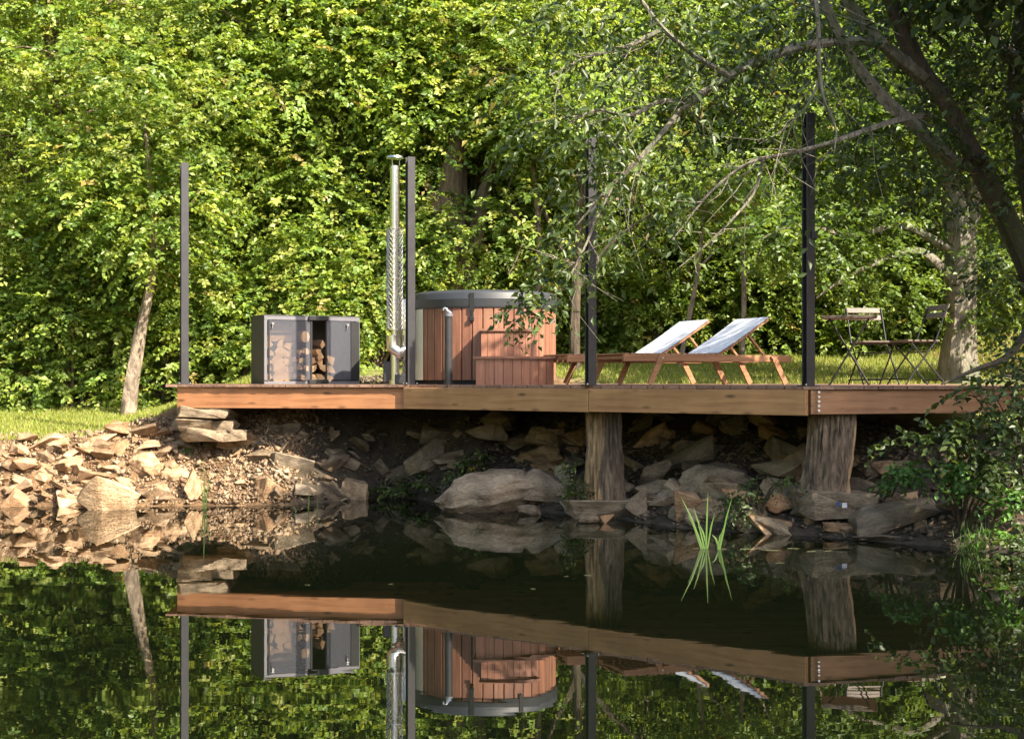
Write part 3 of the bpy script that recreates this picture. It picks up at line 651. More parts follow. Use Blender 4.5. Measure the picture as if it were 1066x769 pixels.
RM = [rock_mesh(s, (1, .85, .9), 11, 2, .04) for s in range(8)]; RF = [rock_mesh(30 + s, (1, .8, .85), 9, 2, .035) for s in range(6)]
def rock(px, py, w, h, label, mat='rock', tilt=0, seed=0, flat=False, yaw=None, dmin=9, dep=None, deep=.9, name='rock', catg='rock', back=0):
    """w,h in photo pixels at the place where the sight line to its foot meets the bank"""
    q = random.Random(px * 7 + py); foot = hit(px, py + h * .30, dmin) if dep is None else None
    d = dep if dep else foot.y + back; c = W(px, py, d); s = FPX / d
    pool = RR if 'round' in label or 'smooth' in label or 'pebble' in label else RS if 'blocky' not in label and ('stack' in label or 'block' in label or 'carrying' in label or 'ledge' in label) and 'beside' not in label[:0] else RF if flat else RM; me = pool[(px + py + seed) % len(pool)].copy()
    me.materials.clear(); me.materials.append(MAT[mat])
    o = link(name, me, None, None, (c.x, d + (w / s) * .25, c.z)); o.scale = (w / s * 1.08, max(w, h) / s * deep, h / s * 1.12)
    o.rotation_euler = (q.uniform(-.12, .12), R(tilt), yaw if yaw is not None else q.uniform(-.3, .3)); tag(o, label, catg); return o
ROCKS = [  # px, py, w, h, label, material, tilt, flat
 (112, 514, 66, 56, 'large pale blocky boulder at the waterline of the sunny left bank', 'rock', 8, False),
 (150, 486, 36, 34, 'rounded pale stone just right above the largest left boulder', 'rock', 0, False),
 (160, 518, 30, 24, 'pinkish wedge stone at the waterline beside the large left boulder', 'rock', -30, True),
 (203, 506, 24, 40, 'upright pale slab leaning at the waterline of the left bank', 'rock', 25, True),
 (180, 496, 34, 20, 'flat pale stone lying between the rounded stone and the upright slab', 'rock', 5, True),
 (72, 520, 36, 22, 'low tan stone touching the water left of the large boulder', 'rock', -10, True),
 (8, 478, 52, 14, 'long flat brown stone at the far left of the bank', 'rock', 4, True),
 (12, 520, 30, 26, 'brown stone at the waterline at the far left', 'rock', 10, False),
 (40, 498, 30, 18, 'grey brown stone halfway up the far left bank', 'rock', -8, False),
 (96, 470, 26, 20, 'pale stone just below the lawn edge above the large boulder', 'rock', 12, False),
 (278, 508, 32, 30, 'brown stone where sunlight ends at the deck shadow', 'rock', -12, False),
 (250, 462, 44, 14, 'flat ledge stone under the left end of the deck', 'rock', 6, True),
 (296, 446, 36, 13, 'flat dark ledge stone under the deck beside the stacked stones', 'rockg', -6, True),
 (300, 482, 40, 22, 'angular stone in shade at the foot of the stone ledges', 'rockg', 14, False),
 (337, 486, 17, 16, 'small square pale stone lit in the dark under the deck', 'rock', 5, False),
 (369, 513, 26, 24, 'square block standing at the water edge in the dark cove', 'rockg', 4, False),
 (355, 478, 36, 14, 'tilted grey slab above the square block in the cove', 'rockg', 22, True),
 (395, 489, 28, 22, 'dark stone at the right of the tilted cove slab', 'rockg', 40, True),
 (508, 518, 112, 54, 'big rounded grey boulder at the water edge left of the peeled log', 'rockg', -8, False),
 (572, 512, 70, 46, 'broad cracked grey rock between the boulder and the peeled log', 'rockg', 10, False),
 (572, 484, 62, 26, 'fractured brown stone on top of the broad grey rock', 'rockg', 8, True),
 (545, 466, 50, 12, 'thin flat stone wedged under the deck left of the peeled log', 'rockg', -6, True),
 (573, 463, 16, 14, 'small ochre stone under the deck left of the peeled log', 'rock', 0, False),
 (596, 470, 18, 16, 'small ochre stone leaning close to the peeled log', 'rock', 30, False),
 (584, 500, 18, 10, 'round grey pebble stone left of the peeled log base', 'rockg', 0, False),
 (552, 532, 28, 14, 'low wet stone in front of the big rounded boulder', 'rockg', 6, False),
 (600, 528, 24, 14, 'light grey stone at the water edge below the broad rock', 'rockg', -6, False),
 (612, 541, 26, 12, 'dark wet pebble at the water edge left of the log base', 'rockg', 0, False),
 (630, 527, 84, 15, 'long flat grey slab carrying the peeled log pillar', 'rockg', 0, True),
 (636, 541, 24, 12, 'pointed brown stone just below the slab of the peeled log', 'rock', 0, True),
 (676, 524, 50, 36, 'dark leaning slab right of the peeled log pillar', 'rockg', -35, True),
 (712, 480, 104, 40, 'large tilted grey slab under the deck between the two logs', 'rockg', -20, True),
 (748, 502, 92, 44, 'large smooth sloping boulder between the two log pillars', 'rockg', -14, False),
 (702, 516, 60, 34, 'grey boulder at the water edge between the two logs', 'rockg', 12, False),
 (720, 536, 50, 20, 'low rounded rock at the water edge behind the water grass', 'rockg', 0, False),
 (763, 446, 30, 44, 'upright dark stone right under the deck between the logs', 'rockg', 12, True),
 (820, 470, 50, 34, 'dark brown rock behind the left side of the wide log', 'rockg', 16, False),
 (804, 528, 52, 34, 'brown stone heap left below the wide log pillar', 'rock', 10, False),
 (786, 548, 40, 18, 'small dark rock at the waterline left of the wide log', 'rockg', 8, False),
 (873, 530, 72, 28, 'squared stone block carrying the wide log pillar', 'rockg', 3, False),
 (879, 550, 34, 10, 'thin rust brown stone below the block of the wide log', 'rock', 4, True),
 (843, 541, 12, 18, 'narrow upright yellowish stone below the wide log', 'rock', 12, True),
 (944, 519, 36, 16, 'flat pale brown stone on the right bank beside the big slab', 'rock', -8, True),
 (936, 540, 100, 42, 'big dark sloping slab at the water edge of the right bank', 'rockg', -16, False),
 (996, 529, 34, 40, 'upright brown boulder end at the right of the dark slab', 'rockg', 6, False),
 (990, 492, 22, 22, 'pale stone among the plants under the deck end', 'rock', -10, False),
 (1018, 523, 26, 30, 'leaning pale brown slab right of the upright boulder', 'rock', 30, True),
 (1035, 512, 26, 36, 'steep pointed slab at the right bank among leaves', 'rock', -30, True),
 (1053, 548, 46, 16, 'long flat stone at the far right edge of the bank', 'rock', -22, True),
 (915, 562, 50, 10, 'flat wet stone lying on the water edge below the dark slab', 'rockg', 0, True),
 (925, 488, 46, 14, 'dark stone ledge right of the wide log pillar', 'rockg', -6, True),
 (900, 505, 30, 18, 'dark stone tucked against the wide log pillar', 'rockg', 10, False),
]
for i, (px, py, w, h, lab, mt, tl, fl) in enumerate(ROCKS):
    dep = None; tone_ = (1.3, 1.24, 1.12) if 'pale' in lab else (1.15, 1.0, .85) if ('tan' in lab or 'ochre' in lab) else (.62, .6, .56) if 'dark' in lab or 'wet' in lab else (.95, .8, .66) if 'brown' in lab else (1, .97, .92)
    if 'carrying the peeled' in lab: dep = 13.25
    if 'carrying the wide' in lab: dep = 11.85
    if 'below the block' in lab: dep = 11.6
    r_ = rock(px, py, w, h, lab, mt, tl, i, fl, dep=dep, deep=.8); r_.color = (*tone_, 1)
    if dep == 13.25: r_.scale.y = .8; r_.scale.z = .24; r_.location.z = .095; r_.location.y = 13.38; r_.rotation_euler = (0, 0, 0)
    if dep == 11.85: r_.scale.y = .75; r_.location = (r_.location.x, 12.08, .235); r_.scale.z = .29; r_.rotation_euler = (0, 0, .1)
    if 'block of' not in lab and 'carrying the wide' in lab:
        mb = MB(); mb.box((0, 0, 0), (.04, .002, .05)); o = mb.build('paint_mark', MAT['paint'], r_); o.matrix_parent_inverse = Matrix.Identity(4)
        o.location = (-.02, -.47, .1); o.scale = (1.7, 1.5, 3); 
        mb = MB(); mb.box((-.0, 0, 0), (.03, .002, .04)); o2 = mb.build('blue_mark', MAT['bluep'], r_); o2.location = (-.11, -.48, .14); o2.scale = (1.7, 1.5, 3)
_sn = ['the largest left boulder', 'the rounded pale stone', None, 'the upright leaning slab', None, 'the low tan waterline stone', 'the long far left stone', None, None, None, 'the stone at the shadow edge', None, None, None, 'the square pale stone', 'the cove water block', None, None, 'the big rounded boulder', 'the broad cracked rock']
_sn += [None] * (len(ROCKS) - len(_sn)); SHORTN = {q_[4]: n_ for q_, n_ in zip(ROCKS, _sn)}
SHORTN.update({r_[4]: n_ for r_ in ROCKS for k_, n_ in (('large tilted grey', 'the large tilted slab'), ('large smooth', 'the smooth sloping boulder'), ('brown stone heap', 'the heap below the wide log'), ('big dark sloping', 'the big dark slab'), ('upright brown boulder', 'the upright brown boulder'), ('steep pointed', 'the steep pointed slab')) if r_[4].startswith(k_)})
# dry stacked stones carrying the left deck end
zz = 0
STK = [(211, 430, 54, 15), (201, 441, 36, 15), (229, 442, 30, 14), (210, 453, 44, 15), (240, 454, 30, 14)]
STL = ['widest flat stone of the dry stack, right under the deck end', 'pale stone second from top at the left of the dry stack', 'small pale stone beside it in the second course of the stack', 'brown flat stone low in the dry stack under the deck end', 'short flat stone at the right foot of the dry stack']
for (q4, lab) in zip(STK, STL):
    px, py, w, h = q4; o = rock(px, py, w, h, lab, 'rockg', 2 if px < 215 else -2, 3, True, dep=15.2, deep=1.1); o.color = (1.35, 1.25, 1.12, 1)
# small stones: copies, one object each
TONES = [('pale', (1.35, 1.3, 1.2)), ('tan', (1.05, .98, .88)), ('brown', (.8, .68, .55)), ('dark', (.55, .52, .48))]
LANDM = [(r[0], r[1], n_) for r, n_ in ((q_, SHORTN.get(q_[4])) for q_ in ROCKS) if n_] + [(191, 431, 'the dry stone stack'), (628, 470, 'the peeled log'), (865, 470, 'the wide log'), (440, 470, 'the dark cove mouth'), (60, 455, 'the left lawn edge'), (140, 452, 'the lawn edge near the slender trunk')]
USED = set()
def stone_label(px, py, sx, sz, s, tone):
    size = 'tiny' if s < .075 else 'small' if s < .12 else 'fist-thick' if s < .16 else 'chunky'; shp = 'flat' if sz < .5 * sx else 'narrow' if sz > sx * .85 else 'blocky'
    m_ = min(LANDM, key=lambda r: math.hypot(r[0] - px, (r[1] - py) * 1.5)); dx, dy = px - m_[0], (py - m_[1]) * 1.5
    side = ('right of' if dx > 0 else 'left of') if abs(dx) > abs(dy) else ('below' if dy > 0 else 'above')
    far = 'close ' if math.hypot(dx, dy) < 26 else 'further off ' if math.hypot(dx, dy) > 50 else ''
    return '%s %s %s stone %s%s %s' % (size, tone, shp, far, side, m_[2])
def small_stone(px, py, s, mat, label, group, sub=False):
    p = hit(px, py); me_ = SM[mat][rnd.randrange(6)]; o = link('stone', me_, None, None, p + Vector((0, 0, s * .1)))
    o.scale = (s * rnd.uniform(.8, 1.5), s * rnd.uniform(.7, 1.2), s * rnd.uniform(.4, .85)); o.rotation_euler = (rnd.uniform(-.4, .4), rnd.uniform(-.5, .5), rnd.uniform(0, 6.28)); ts_ = TONES[:]; rnd.shuffle(ts_)
    for tn, tc_ in ts_:
        lb = stone_label(px, py, o.scale.x, o.scale.z, s, tn)
        if lb not in USED: break
    else: bpy.data.objects.remove(o); return
    USED.add(lb); o.color = (*tc_, 1); tag(o, lb, 'stone', group)
SM = {}
for mt in ('rock', 'rockg'):
    SM[mt] = []
    for i in range(6): me = rock_mesh(60 + i, (1, .9, .8), 10, 1); me.materials.append(MAT[mt]); SM[mt].append(me)
for i in range(170):
    px = rnd.uniform(-10, 262); f = rnd.random(); top = 464 - px * .11 if px < 190 else 462; py = top + (524 - top) * f ** 1.3
    if px > 195 and rnd.random() < .7: continue
    small_stone(px, py, rnd.choice((.08, .1, .13, .17, .22, .27, .32)) * (1.1 if f > .5 else 1), 'rock', 'small broken tan stone on the sunlit left bank', 'small stones of the sunny bank')
for i in range(36):
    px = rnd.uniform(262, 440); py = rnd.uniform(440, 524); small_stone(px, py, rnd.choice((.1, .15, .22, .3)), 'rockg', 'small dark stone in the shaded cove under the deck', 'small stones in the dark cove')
for i in range(120):
    px = rnd.uniform(450, 900); py = rnd.uniform(438, 522 + (px - 450) * .09); small_stone(px, py, rnd.choice((.16, .22, .3, .38, .46, .55)), rnd.choice(('rockg', 'rockg', 'rock')), 'small rubble stone between the boulders under the deck', 'rubble stones under the deck')
for i in range(44):
    px = rnd.uniform(880, 1070); py = rnd.uniform(470, 560); small_stone(px, py, rnd.choice((.08, .12, .18, .26)), rnd.choice(('rock', 'rockg')), 'small stone among the plants of the right bank', 'small stones of the right bank')
# gravel and earth crumbs: uncountable
n = 15000; gxx = np.concatenate([rng.uniform(-6, -2.2, n * 2 // 3), rng.uniform(-3.2, -2.4, n // 3)]); 
base_y = np.interp(gxx, SH[3:19, 0], SH[3:19, 1]); gyy = base_y + rng.random(len(gxx)) ** .8 * np.where(gxx < -2.4, 1.5, 2.2); gzz = height(gxx, gyy)
r = rng.uniform(.008, .03, len(gxx)) * (1 + (rng.random(len(gxx)) < .12) * 1.2) ; tet = unit(rng.normal(0, 1, (len(gxx), 4, 3))) * r[:, None, None]
V = (np.stack([gxx, gyy, gzz + r * .4], -1)[:, None, :] + tet).reshape(-1, 3); b0 = (np.arange(len(gxx)) * 4)[:, None]
F = np.concatenate([b0 + q for q in ([0, 1, 2], [0, 2, 3], [0, 3, 1], [1, 3, 2])], 0)
tag(link('gravel', fast_mesh('gravel', V, F), MAT['rock']), 'brown gravel and crumbs of earth covering the pond bank', 'gravel', kind='stuff')

n = 6000; gxx = rng.uniform(-2.3, 4.3, n); gyy = np.interp(gxx, SH[3:19, 0], SH[3:19, 1]) + rng.random(n) ** .9 * 2.6; r = rng.uniform(.015, .055, n); tet = unit(rng.normal(0, 1, (n, 4, 3))) * r[:, None, None] * np.array([1.2, 1, .7])
V = (np.stack([gxx, gyy, height(gxx, gyy) + r * .25], -1)[:, None, :] + tet).reshape(-1, 3); b0 = (np.arange(n) * 4)[:, None]; F = np.concatenate([b0 + q for q in ([0, 1, 2], [0, 2, 3], [0, 3, 1], [1, 3, 2])], 0)
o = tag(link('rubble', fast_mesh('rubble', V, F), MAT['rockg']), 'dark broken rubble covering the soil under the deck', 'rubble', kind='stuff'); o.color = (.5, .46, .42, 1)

# ---------------------------------------------------------------- background trees
def tree(name, label, bx, by, h, rx, ry, pal, nsp=2600, k=14, leaf=.072, z0=1.6, trunk_r=.14, lean=(0, 0), bark='bark', ratio=.33, seed=0, shell=.5, nc=60, group='trees of the wood behind the deck', tr=True):
    q = random.Random(seed * 13 + 5); zb = hz(bx, by); t = thing(name, label, 'tree', (bx, by, zb), 0, group)
    clumps = []; cz = (z0 + h) / 2; rz_ = (h - z0) / 2
    for i in range(nc):
        v = Vector((q.gauss(0, 1), q.gauss(-.35, 1), q.gauss(0, 1))).normalized() * q.uniform(.55, 1.0)
        clumps.append((v.x * rx + lean[0], v.y * ry + lean[1], cz - zb + v.z * rz_, q.uniform(.45, .95), .7))
    mb = MB(); H = cz + rz_ * .6 - zb
    P_, R_ = smoothpts([(0, 0, -.1), (lean[0] * .1 + .04, lean[1] * .1, H * .25), (lean[0] * .4, lean[1] * .4, H * .5), (lean[0], lean[1], H)], [trunk_r * 1.25, trunk_r, trunk_r * .8, trunk_r * .3]); mb.tube(P_, R_, 12, wob=.18, seed=seed)
    for i in range(12):
        c = clumps[i * 3 % nc]; s = q.uniform(.3, .75); a = Vector((lean[0] * s, lean[1] * s, H * s)); b_ = Vector(c[:3]); mid = (a + b_) / 2 + Vector((q.uniform(-.2, .2), q.uniform(-.2, .2), q.uniform(.0, .4)))
        P_, R_ = smoothpts([a, mid, b_], [trunk_r * .4, trunk_r * .25, .015], 4); mb.tube(P_, R_, 7)
    for i in range(34):
        c = clumps[q.randrange(nc)]; c0 = Vector(c[:3]); v0 = Vector((q.gauss(0, 1), -abs(q.gauss(0, 1)) - .3, q.gauss(0, 1) * .8)).normalized(); L = q.uniform(.5, 1.1); e = c0 + v0 * c[3] * q.uniform(.9, 1.2); m_ = c0 + v0 * c[3] * .5 + Vector((q.uniform(-.2, .2), 0, q.uniform(-.1, .25)))
        P_, R_ = smoothpts([c0, m_, e, e + Vector((q.uniform(-.35, .35), q.uniform(-.1, .1), q.uniform(-.3, .2)))], [.022, .015, .009, .003], 3); mb.tube(P_, R_, 4)
    mb.build('trunk', MAT[bark], t, smooth=True)
    o = leafobj('crown', crown(clumps, nsp, k, leaf, ratio, pal, .5, .35, shell, (0, -.25, 0)), MAT['leaf'], t); return t
TREES = [
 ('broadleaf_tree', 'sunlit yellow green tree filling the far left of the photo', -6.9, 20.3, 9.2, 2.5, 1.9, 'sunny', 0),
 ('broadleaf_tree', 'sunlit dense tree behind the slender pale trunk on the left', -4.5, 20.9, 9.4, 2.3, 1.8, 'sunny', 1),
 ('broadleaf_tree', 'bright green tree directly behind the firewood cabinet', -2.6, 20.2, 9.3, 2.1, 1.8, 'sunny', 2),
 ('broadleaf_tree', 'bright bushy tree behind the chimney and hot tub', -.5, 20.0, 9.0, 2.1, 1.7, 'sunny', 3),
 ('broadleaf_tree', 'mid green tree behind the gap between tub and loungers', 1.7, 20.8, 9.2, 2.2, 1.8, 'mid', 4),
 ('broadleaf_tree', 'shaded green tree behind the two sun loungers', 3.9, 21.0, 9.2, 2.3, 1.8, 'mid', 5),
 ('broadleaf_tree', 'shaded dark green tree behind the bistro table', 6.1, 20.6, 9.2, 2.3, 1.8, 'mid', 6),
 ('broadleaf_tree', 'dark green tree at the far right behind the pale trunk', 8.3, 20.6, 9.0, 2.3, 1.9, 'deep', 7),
]
made = []
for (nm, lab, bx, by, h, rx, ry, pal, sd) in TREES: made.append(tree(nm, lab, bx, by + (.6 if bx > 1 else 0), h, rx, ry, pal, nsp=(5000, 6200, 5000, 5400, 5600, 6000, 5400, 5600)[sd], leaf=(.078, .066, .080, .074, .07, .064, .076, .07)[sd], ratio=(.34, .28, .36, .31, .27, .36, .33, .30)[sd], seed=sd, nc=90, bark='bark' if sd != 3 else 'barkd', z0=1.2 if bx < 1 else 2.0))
# second row further up the slope: copies
B2 = [(-8.6, 25.5, 'leftmost tree of the shaded back row up the slope'), (-5.6, 26, 'back row tree between the two left front trees'), (-3.4, 25.2, 'back row tree showing above the firewood cabinet'), (-1.0, 26, 'back row tree showing above the hot tub'), (1.2, 25.3, 'back row tree showing above the deck centre'), (3.4, 26, 'back row tree showing above the loungers'), (5.8, 25.4, 'back row tree showing above the bistro table'), (8.4, 26, 'back row tree showing behind the leaning trunk'), (11, 25, 'rightmost tree of the back row up the slope')]
for i, (bx, by, lab) in enumerate(B2):
    c = copy_tree(made[(i * 3 + 1) % 8]); c.location = (bx, by, hz(bx, by) - .8); c.rotation_euler.z = (i % 3 - 1) * .5; c.scale = (1.3, 1.3, 1.25); c['label'] = lab; c['group'] = 'back row of trees up the slope'
# outer trees beyond both sides of the frame keep the wood closed from a step aside
for i, (bx, by, lab) in enumerate([(-10.5, 18.5, 'tree left of the lawn beyond the frame'), (-11.5, 13.5, 'tree on the left shore beyond the frame'), (14, 19.5, 'tree right of the lawn beyond the frame')]):
    c = copy_tree(made[(i * 2 + 1) % 8]); c.location = (bx, by, hz(bx, by)); c.rotation_euler.z = 1.3 * i + .6; c['label'] = lab; c['group'] = 'trees at the sides of the pond'
# low bushes along the wood edge
BU = [(-7.4, 19.0, 'leftmost dark bush at the wood edge behind the lawn'), (-6.2, 18.9, 'dark bush left of the slender pale trunk'), (-5.0, 19.2, 'bush directly behind the slender pale trunk'), (-3.9, 18.9, 'bush behind the leftmost steel post'), (-2.9, 18.8, 'bush behind the firewood cabinet'), (-1.9, 18.9, 'bush right behind the stove chimney'),
      (.9, 19.7, 'bush behind the gap between tub and first lounger'), (2.1, 20.0, 'bush low behind the lounger backrests'), (3.3, 20.1, 'bush behind the corner steel post'), (4.5, 20.0, 'bush behind the bistro table'), (5.7, 19.9, 'bush behind the chair and pale trunk'), (7.0, 19.7, 'rightmost bush at the wood edge'), (-.6, 19.3, 'bush hidden behind the hot tub')]
for i, (bx, by, lab) in enumerate(BU):
    by += .8 * (bx > 0)
    q = random.Random(i + 50); zb = hz(bx, by); t = thing('bush', lab, 'bush', (bx, by, zb), 0, 'bushes along the wood edge')
    cl = [(q.uniform(-.7, .7), q.uniform(-.4, .4), q.uniform(.1, 1.75), q.uniform(.3, .6), .8) for _ in range(16)]
    mb = MB()
    for j in range(7): c = cl[j]; P_, R_ = smoothpts([(c[0] * .15, c[1] * .15, 0), (c[0] * .5, c[1] * .5, c[2] * .6), c[:3]], [.03, .02, .006], 3); mb.tube(P_, R_, 5)
    mb.build('stem', MAT['bark'], t); leafobj('foliage', crown(cl, 700, 12, .075, .34, 'sunny' if bx < 0 and i != 0 else 'mid', .35, .3, .45, (0, -.3, 0)), MAT['leaf'], t)
# distant wood floor cover
n = 5000; X = rng.uniform(-16, 16, n); Y = rng.uniform(23.5, 36, n); Z = np.minimum(height(X, Y), 16)
cv = sprays(np.stack([X, Y, Z + rng.uniform(0, .9, n)], -1), unit(rng.normal(0, 1, (n, 3)) + np.array([0, -.6, .5])), rng.uniform(.5, 1.0, n), 12, .17, .34, 'mid')
tag(leafobj('undergrowth', cv, MAT['leaf']), 'dense green undergrowth covering the slope behind the trees', 'undergrowth', kind='stuff')

# individual trunks that show
def limb_obj(name, pts, rad, mat, parent, n=12, wob=.2, seed=0, kk=6):
    mb = MB(); P_, R_ = smoothpts(pts, rad, kk); mb.tube([p - parent.location for p in P_] if parent else P_, R_, n, wob=wob, seed=seed); return mb.build(name, MAT[mat], parent, smooth=True)
def mini_tree(label, pts, rad, mat, branches, clumps, nsp, pal, leaf=.085):
    b0 = Vector(pts[0]); b0.z = hz(b0.x, b0.y); t = thing('slender_tree' if rad[0] < .15 else 'old_tree', label, 'tree', b0)
    p0 = [Vector(b0) - Vector((0, 0, .08))] + [Vector(p) for p in pts[1:]]
    limb_obj('trunk', p0, rad, mat, t)
    for bp, br in branches: limb_obj('branch', bp, br, mat, t, 8)
    if clumps: leafobj('crown', crown([((c - b0).x, (c - b0).y, (c - b0).z, r, .7) for c, r in clumps], nsp, 13, leaf, .33, pal, .45, .35, .45, (0, -.2, 0)), MAT['leaf'], t)
    return t
d = 18.0
mini_tree('slender tree with sunlit pale trunk leaning right on the left lawn', [W(134, 430, d), W(138, 400, d), W(143, 365, d), W(148, 335, d), W(156, 300, d), W(160, 270, d), W(158, 215, d), W(150, 120, d)], [.13, .095, .085, .075, .068, .055, .04, .02], 'barkp',
    [([W(157, 280, d), W(180, 240, d), W(215, 190, d)], [.04, .03, .01])],
    [(W(150, 245, d), .6), (W(165, 262, d - .3), .35), (W(110, 215, d), .6), (W(190, 215, d), .6), (W(150, 150, d), .7), (W(90, 160, d), .6), (W(210, 130, d), .7), (W(140, 70, d), .8)], 900, 'sunny')
d = 19.1
mini_tree('thick brown trunk with stubby fork right behind the hot tub', [W(482, 395, d), W(480, 330, d), W(478, 290, d), W(472, 250, d), W(470, 200, d), W(480, 120, d)], [.34, .30, .30, .26, .2, .08], 'bark',
    [([W(480, 285, d), W(495, 250, d - .1), W(505, 200, d - .1), W(520, 150, d)], [.18, .13, .09, .03]), ([W(476, 270, d), W(462, 235, d - .2), W(448, 200, d - .3), W(440, 190, d - .3)], [.14, .1, .06, .02])],
    [(W(440, 110, d), .8), (W(520, 90, d), .8), (W(480, 40, d), .8), (W(560, 140, d), .6), (W(420, 60, d), .7)], 900, 'sunny')
d = 18.2
mini_tree('dark straight trunk standing between the hot tub and third post', [W(600, 395, d), W(599, 340, d), W(601, 270, d), W(604, 180, d), W(600, 100, d)], [.08, .07, .065, .05, .02], 'barkd', [([W(601, 300, d), W(640, 250, d), W(690, 215, d - .3)], [.05, .035, .01]), ([W(600, 290, d), W(575, 240, d), W(560, 200, d)], [.05, .03, .01])], [(W(600, 120, d), .8), (W(660, 160, d), .6), (W(560, 130, d), .6)], 600, 'mid')
d = 16.8
mini_tree('old tree with lichened pale trunk right of the bistro chairs', [W(1000, 400, d), W(1000, 368, d), W(1003, 330, d), W(1000, 280, d), W(998, 240, d), W(990, 200, d), W(975, 160, d), W(955, 100, d), W(940, 20, d)], [.27, .22, .19, .185, .18, .14, .11, .08, .04], 'barkg',
    [([W(1003, 250, d), W(1012, 215, d), W(1018, 170, d), W(1025, 110, d)], [.13, .11, .09, .04]), ([W(998, 300, d), W(960, 262, d - .3), W(920, 270, d - .6), W(880, 290, d - .8), W(850, 310, d - .9)], [.07, .05, .035, .02, .008]), ([W(990, 262, d), W(940, 235, d - .3), W(890, 245, d - .5), W(830, 235, d - .8), W(780, 255, d - 1)], [.06, .045, .03, .02, .008])],
    [(W(900, 240, d - .4), .55), (W(850, 255, d - .7), .5), (W(800, 240, d - .8), .45), (W(950, 150, d), .8), (W(1040, 120, d), .9), (W(900, 120, d), .7), (W(870, 180, d), .5), (W(1060, 250, d), .7), (W(960, 60, d), .9), (W(930, 300, d - .3), .4), (W(1050, 320, d), .5)], 1900, 'deep', .08)
for (pa, pb, r0, lab) in (((772, 380), (765, 200), .045, 'thin pale stem glimpsed behind the lounger backs'), ((706, 372), (735, 190), .04, 'thin slanting stem behind the left lounger'), ((560, 330), (548, 130), .05, 'thin stem right of the hot tub cover')):
    d = 18.8; a = W(*pa, d); mini_tree(lab, [a, W((pa[0] + pb[0]) / 2 + 6, (pa[1] + pb[1]) / 2, d), W(*pb, d)], [r0, r0 * .8, r0 * .4], 'barkp', [([W((pa[0] + pb[0]) / 2 + 5, (pa[1] + pb[1]) / 2, d), W(pb[0] + 40, pb[1] + 40, d)], [r0 * .5, .01])], [(W(pb[0], pb[1], d), .5)], 120, 'mid')

# ---------------------------------------------------------------- big overhanging tree at the right
D0 = 11.6
base = Vector((5.35, 12.2, hz(5.35, 12.2)))
ot = thing('overhanging_tree', 'large dark leaning tree at the right whose branches hang over the deck', 'tree', base)
limb_obj('trunk', [base + Vector((0, 0, -.1)), W(1110, 360, 12.1), W(1078, 290, 12), W(1050, 230, 11.9), W(1012, 160, 11.8), W(985, 108, 11.7), W(960, 75, 11.6), W(935, 20, 11.5), W(905, -60, 11.3), W(860, -170, 11)], [.25, .16, .115, .09, .08, .072, .068, .062, .05, .02], 'barkd', ot, 14, .25)
BR = [
 ([W(1000, 175, 11.8), W(970, 148, 11.6), W(945, 125, 11.5), W(922, 105, 11.4), W(890, 65, 11.3), W(868, 25, 11.2), W(850, -20, 11.1)], [.06, .058, .055, .05, .04, .04, .03], 'barkg'),
 ([W(962, 80, 11.6), W(935, 60, 11.5), W(915, 45, 11.4), W(880, 43, 11.3), W(832, 50, 11.2), W(790, 64, 11.1), W(750, 85, 11.0), W(715, 110, 10.9), W(680, 150, 10.8), W(650, 180, 10.8), W(625, 205, 10.8), W(600, 235, 10.8)], [.08, .065, .05, .045, .042, .038, .034, .03, .024, .018, .012, .006], 'barkg'),
 ([W(920, 48, 11.4), W(900, 25, 11.4), W(880, -5, 11.3), W(862, -60, 11.2)], [.05, .045, .04, .03], 'barkg'),
 ([W(1066, 70, 12.0), W(1040, 45, 11.9), W(1020, 12, 11.8), W(1000, -40, 11.7)], [.07, .06, .055, .04], 'barkg'),
 ([W(1085, 300, 12.0), W(1072, 160, 12.0), W(1060, 70, 12), W(1066, 0, 12)], [.12, .1, .08, .06], 'barkd'),
 ([W(968, 120, 11.6), W(935, 125, 11.4), W(895, 138, 11.2), W(860, 150, 11.0), W(820, 160, 10.9), W(780, 170, 10.8), W(740, 200, 10.8), W(700, 250, 10.8)], [.03, .027, .024, .02, .017, .013, .009, .004], 'barkg'),
 ([W(795, 165, 10.9), W(785, 200, 10.9), W(765, 225, 10.8), W(735, 255, 10.8), W(705, 280, 10.8)], [.014, .012, .01, .008, .004], 'barkg'),
 ([W(848, -10, 11), W(852, 30, 10.9), W(853, 70, 10.9), W(858, 105, 10.8), W(870, 135, 10.8), W(868, 160, 10.8)], [.022, .018, .015, .012, .008, .004], 'barkg'),
 ([W(855, 80, 10.9), W(840, 110, 10.8), W(815, 135, 10.8), W(790, 150, 10.7)], [.01, .008, .006, .003], 'barkg'),
 ([W(760, 80, 11), W(725, 60, 10.9), W(690, 30, 10.8), W(660, -10, 10.8)], [.03, .025, .02, .015], 'barkg'),
 ([W(715, 110, 10.9), W(690, 105, 10.8), W(655, 120, 10.7), W(620, 115, 10.7), W(590, 130, 10.6)], [.022, .018, .014, .01, .004], 'barkg'),
 ([W(690, 30, 10.8), W(650, 50, 10.7), W(610, 60, 10.7), W(570, 80, 10.6)], [.018, .014, .01, .004], 'barkg'),
 ([W(640, 190, 10.8), W(622, 225, 10.7), W(612, 250, 10.7), W(600, 275, 10.6), W(585, 300, 10.6), W(560, 318, 10.55)], [.014, .012, .01, .008, .006, .003], 'barkg'),
 ([W(1066, 180, 12), W(1130, 100, 11), W(1220, 0, 10.2), W(1350, -120, 9.6)], [.1, .09, .07, .03], 'barkd'),
 ([W(905, -60, 11.3), W(1000, -150, 10.5), W(1100, -260, 9.8)], [.06, .05, .02], 'barkd'),
 ([W(1078, 330, 12.1), W(1050, 370, 11.3), W(1015, 385, 10.9), W(980, 400, 10.6)], [.04, .03, .02, .006], 'barkd'),
]
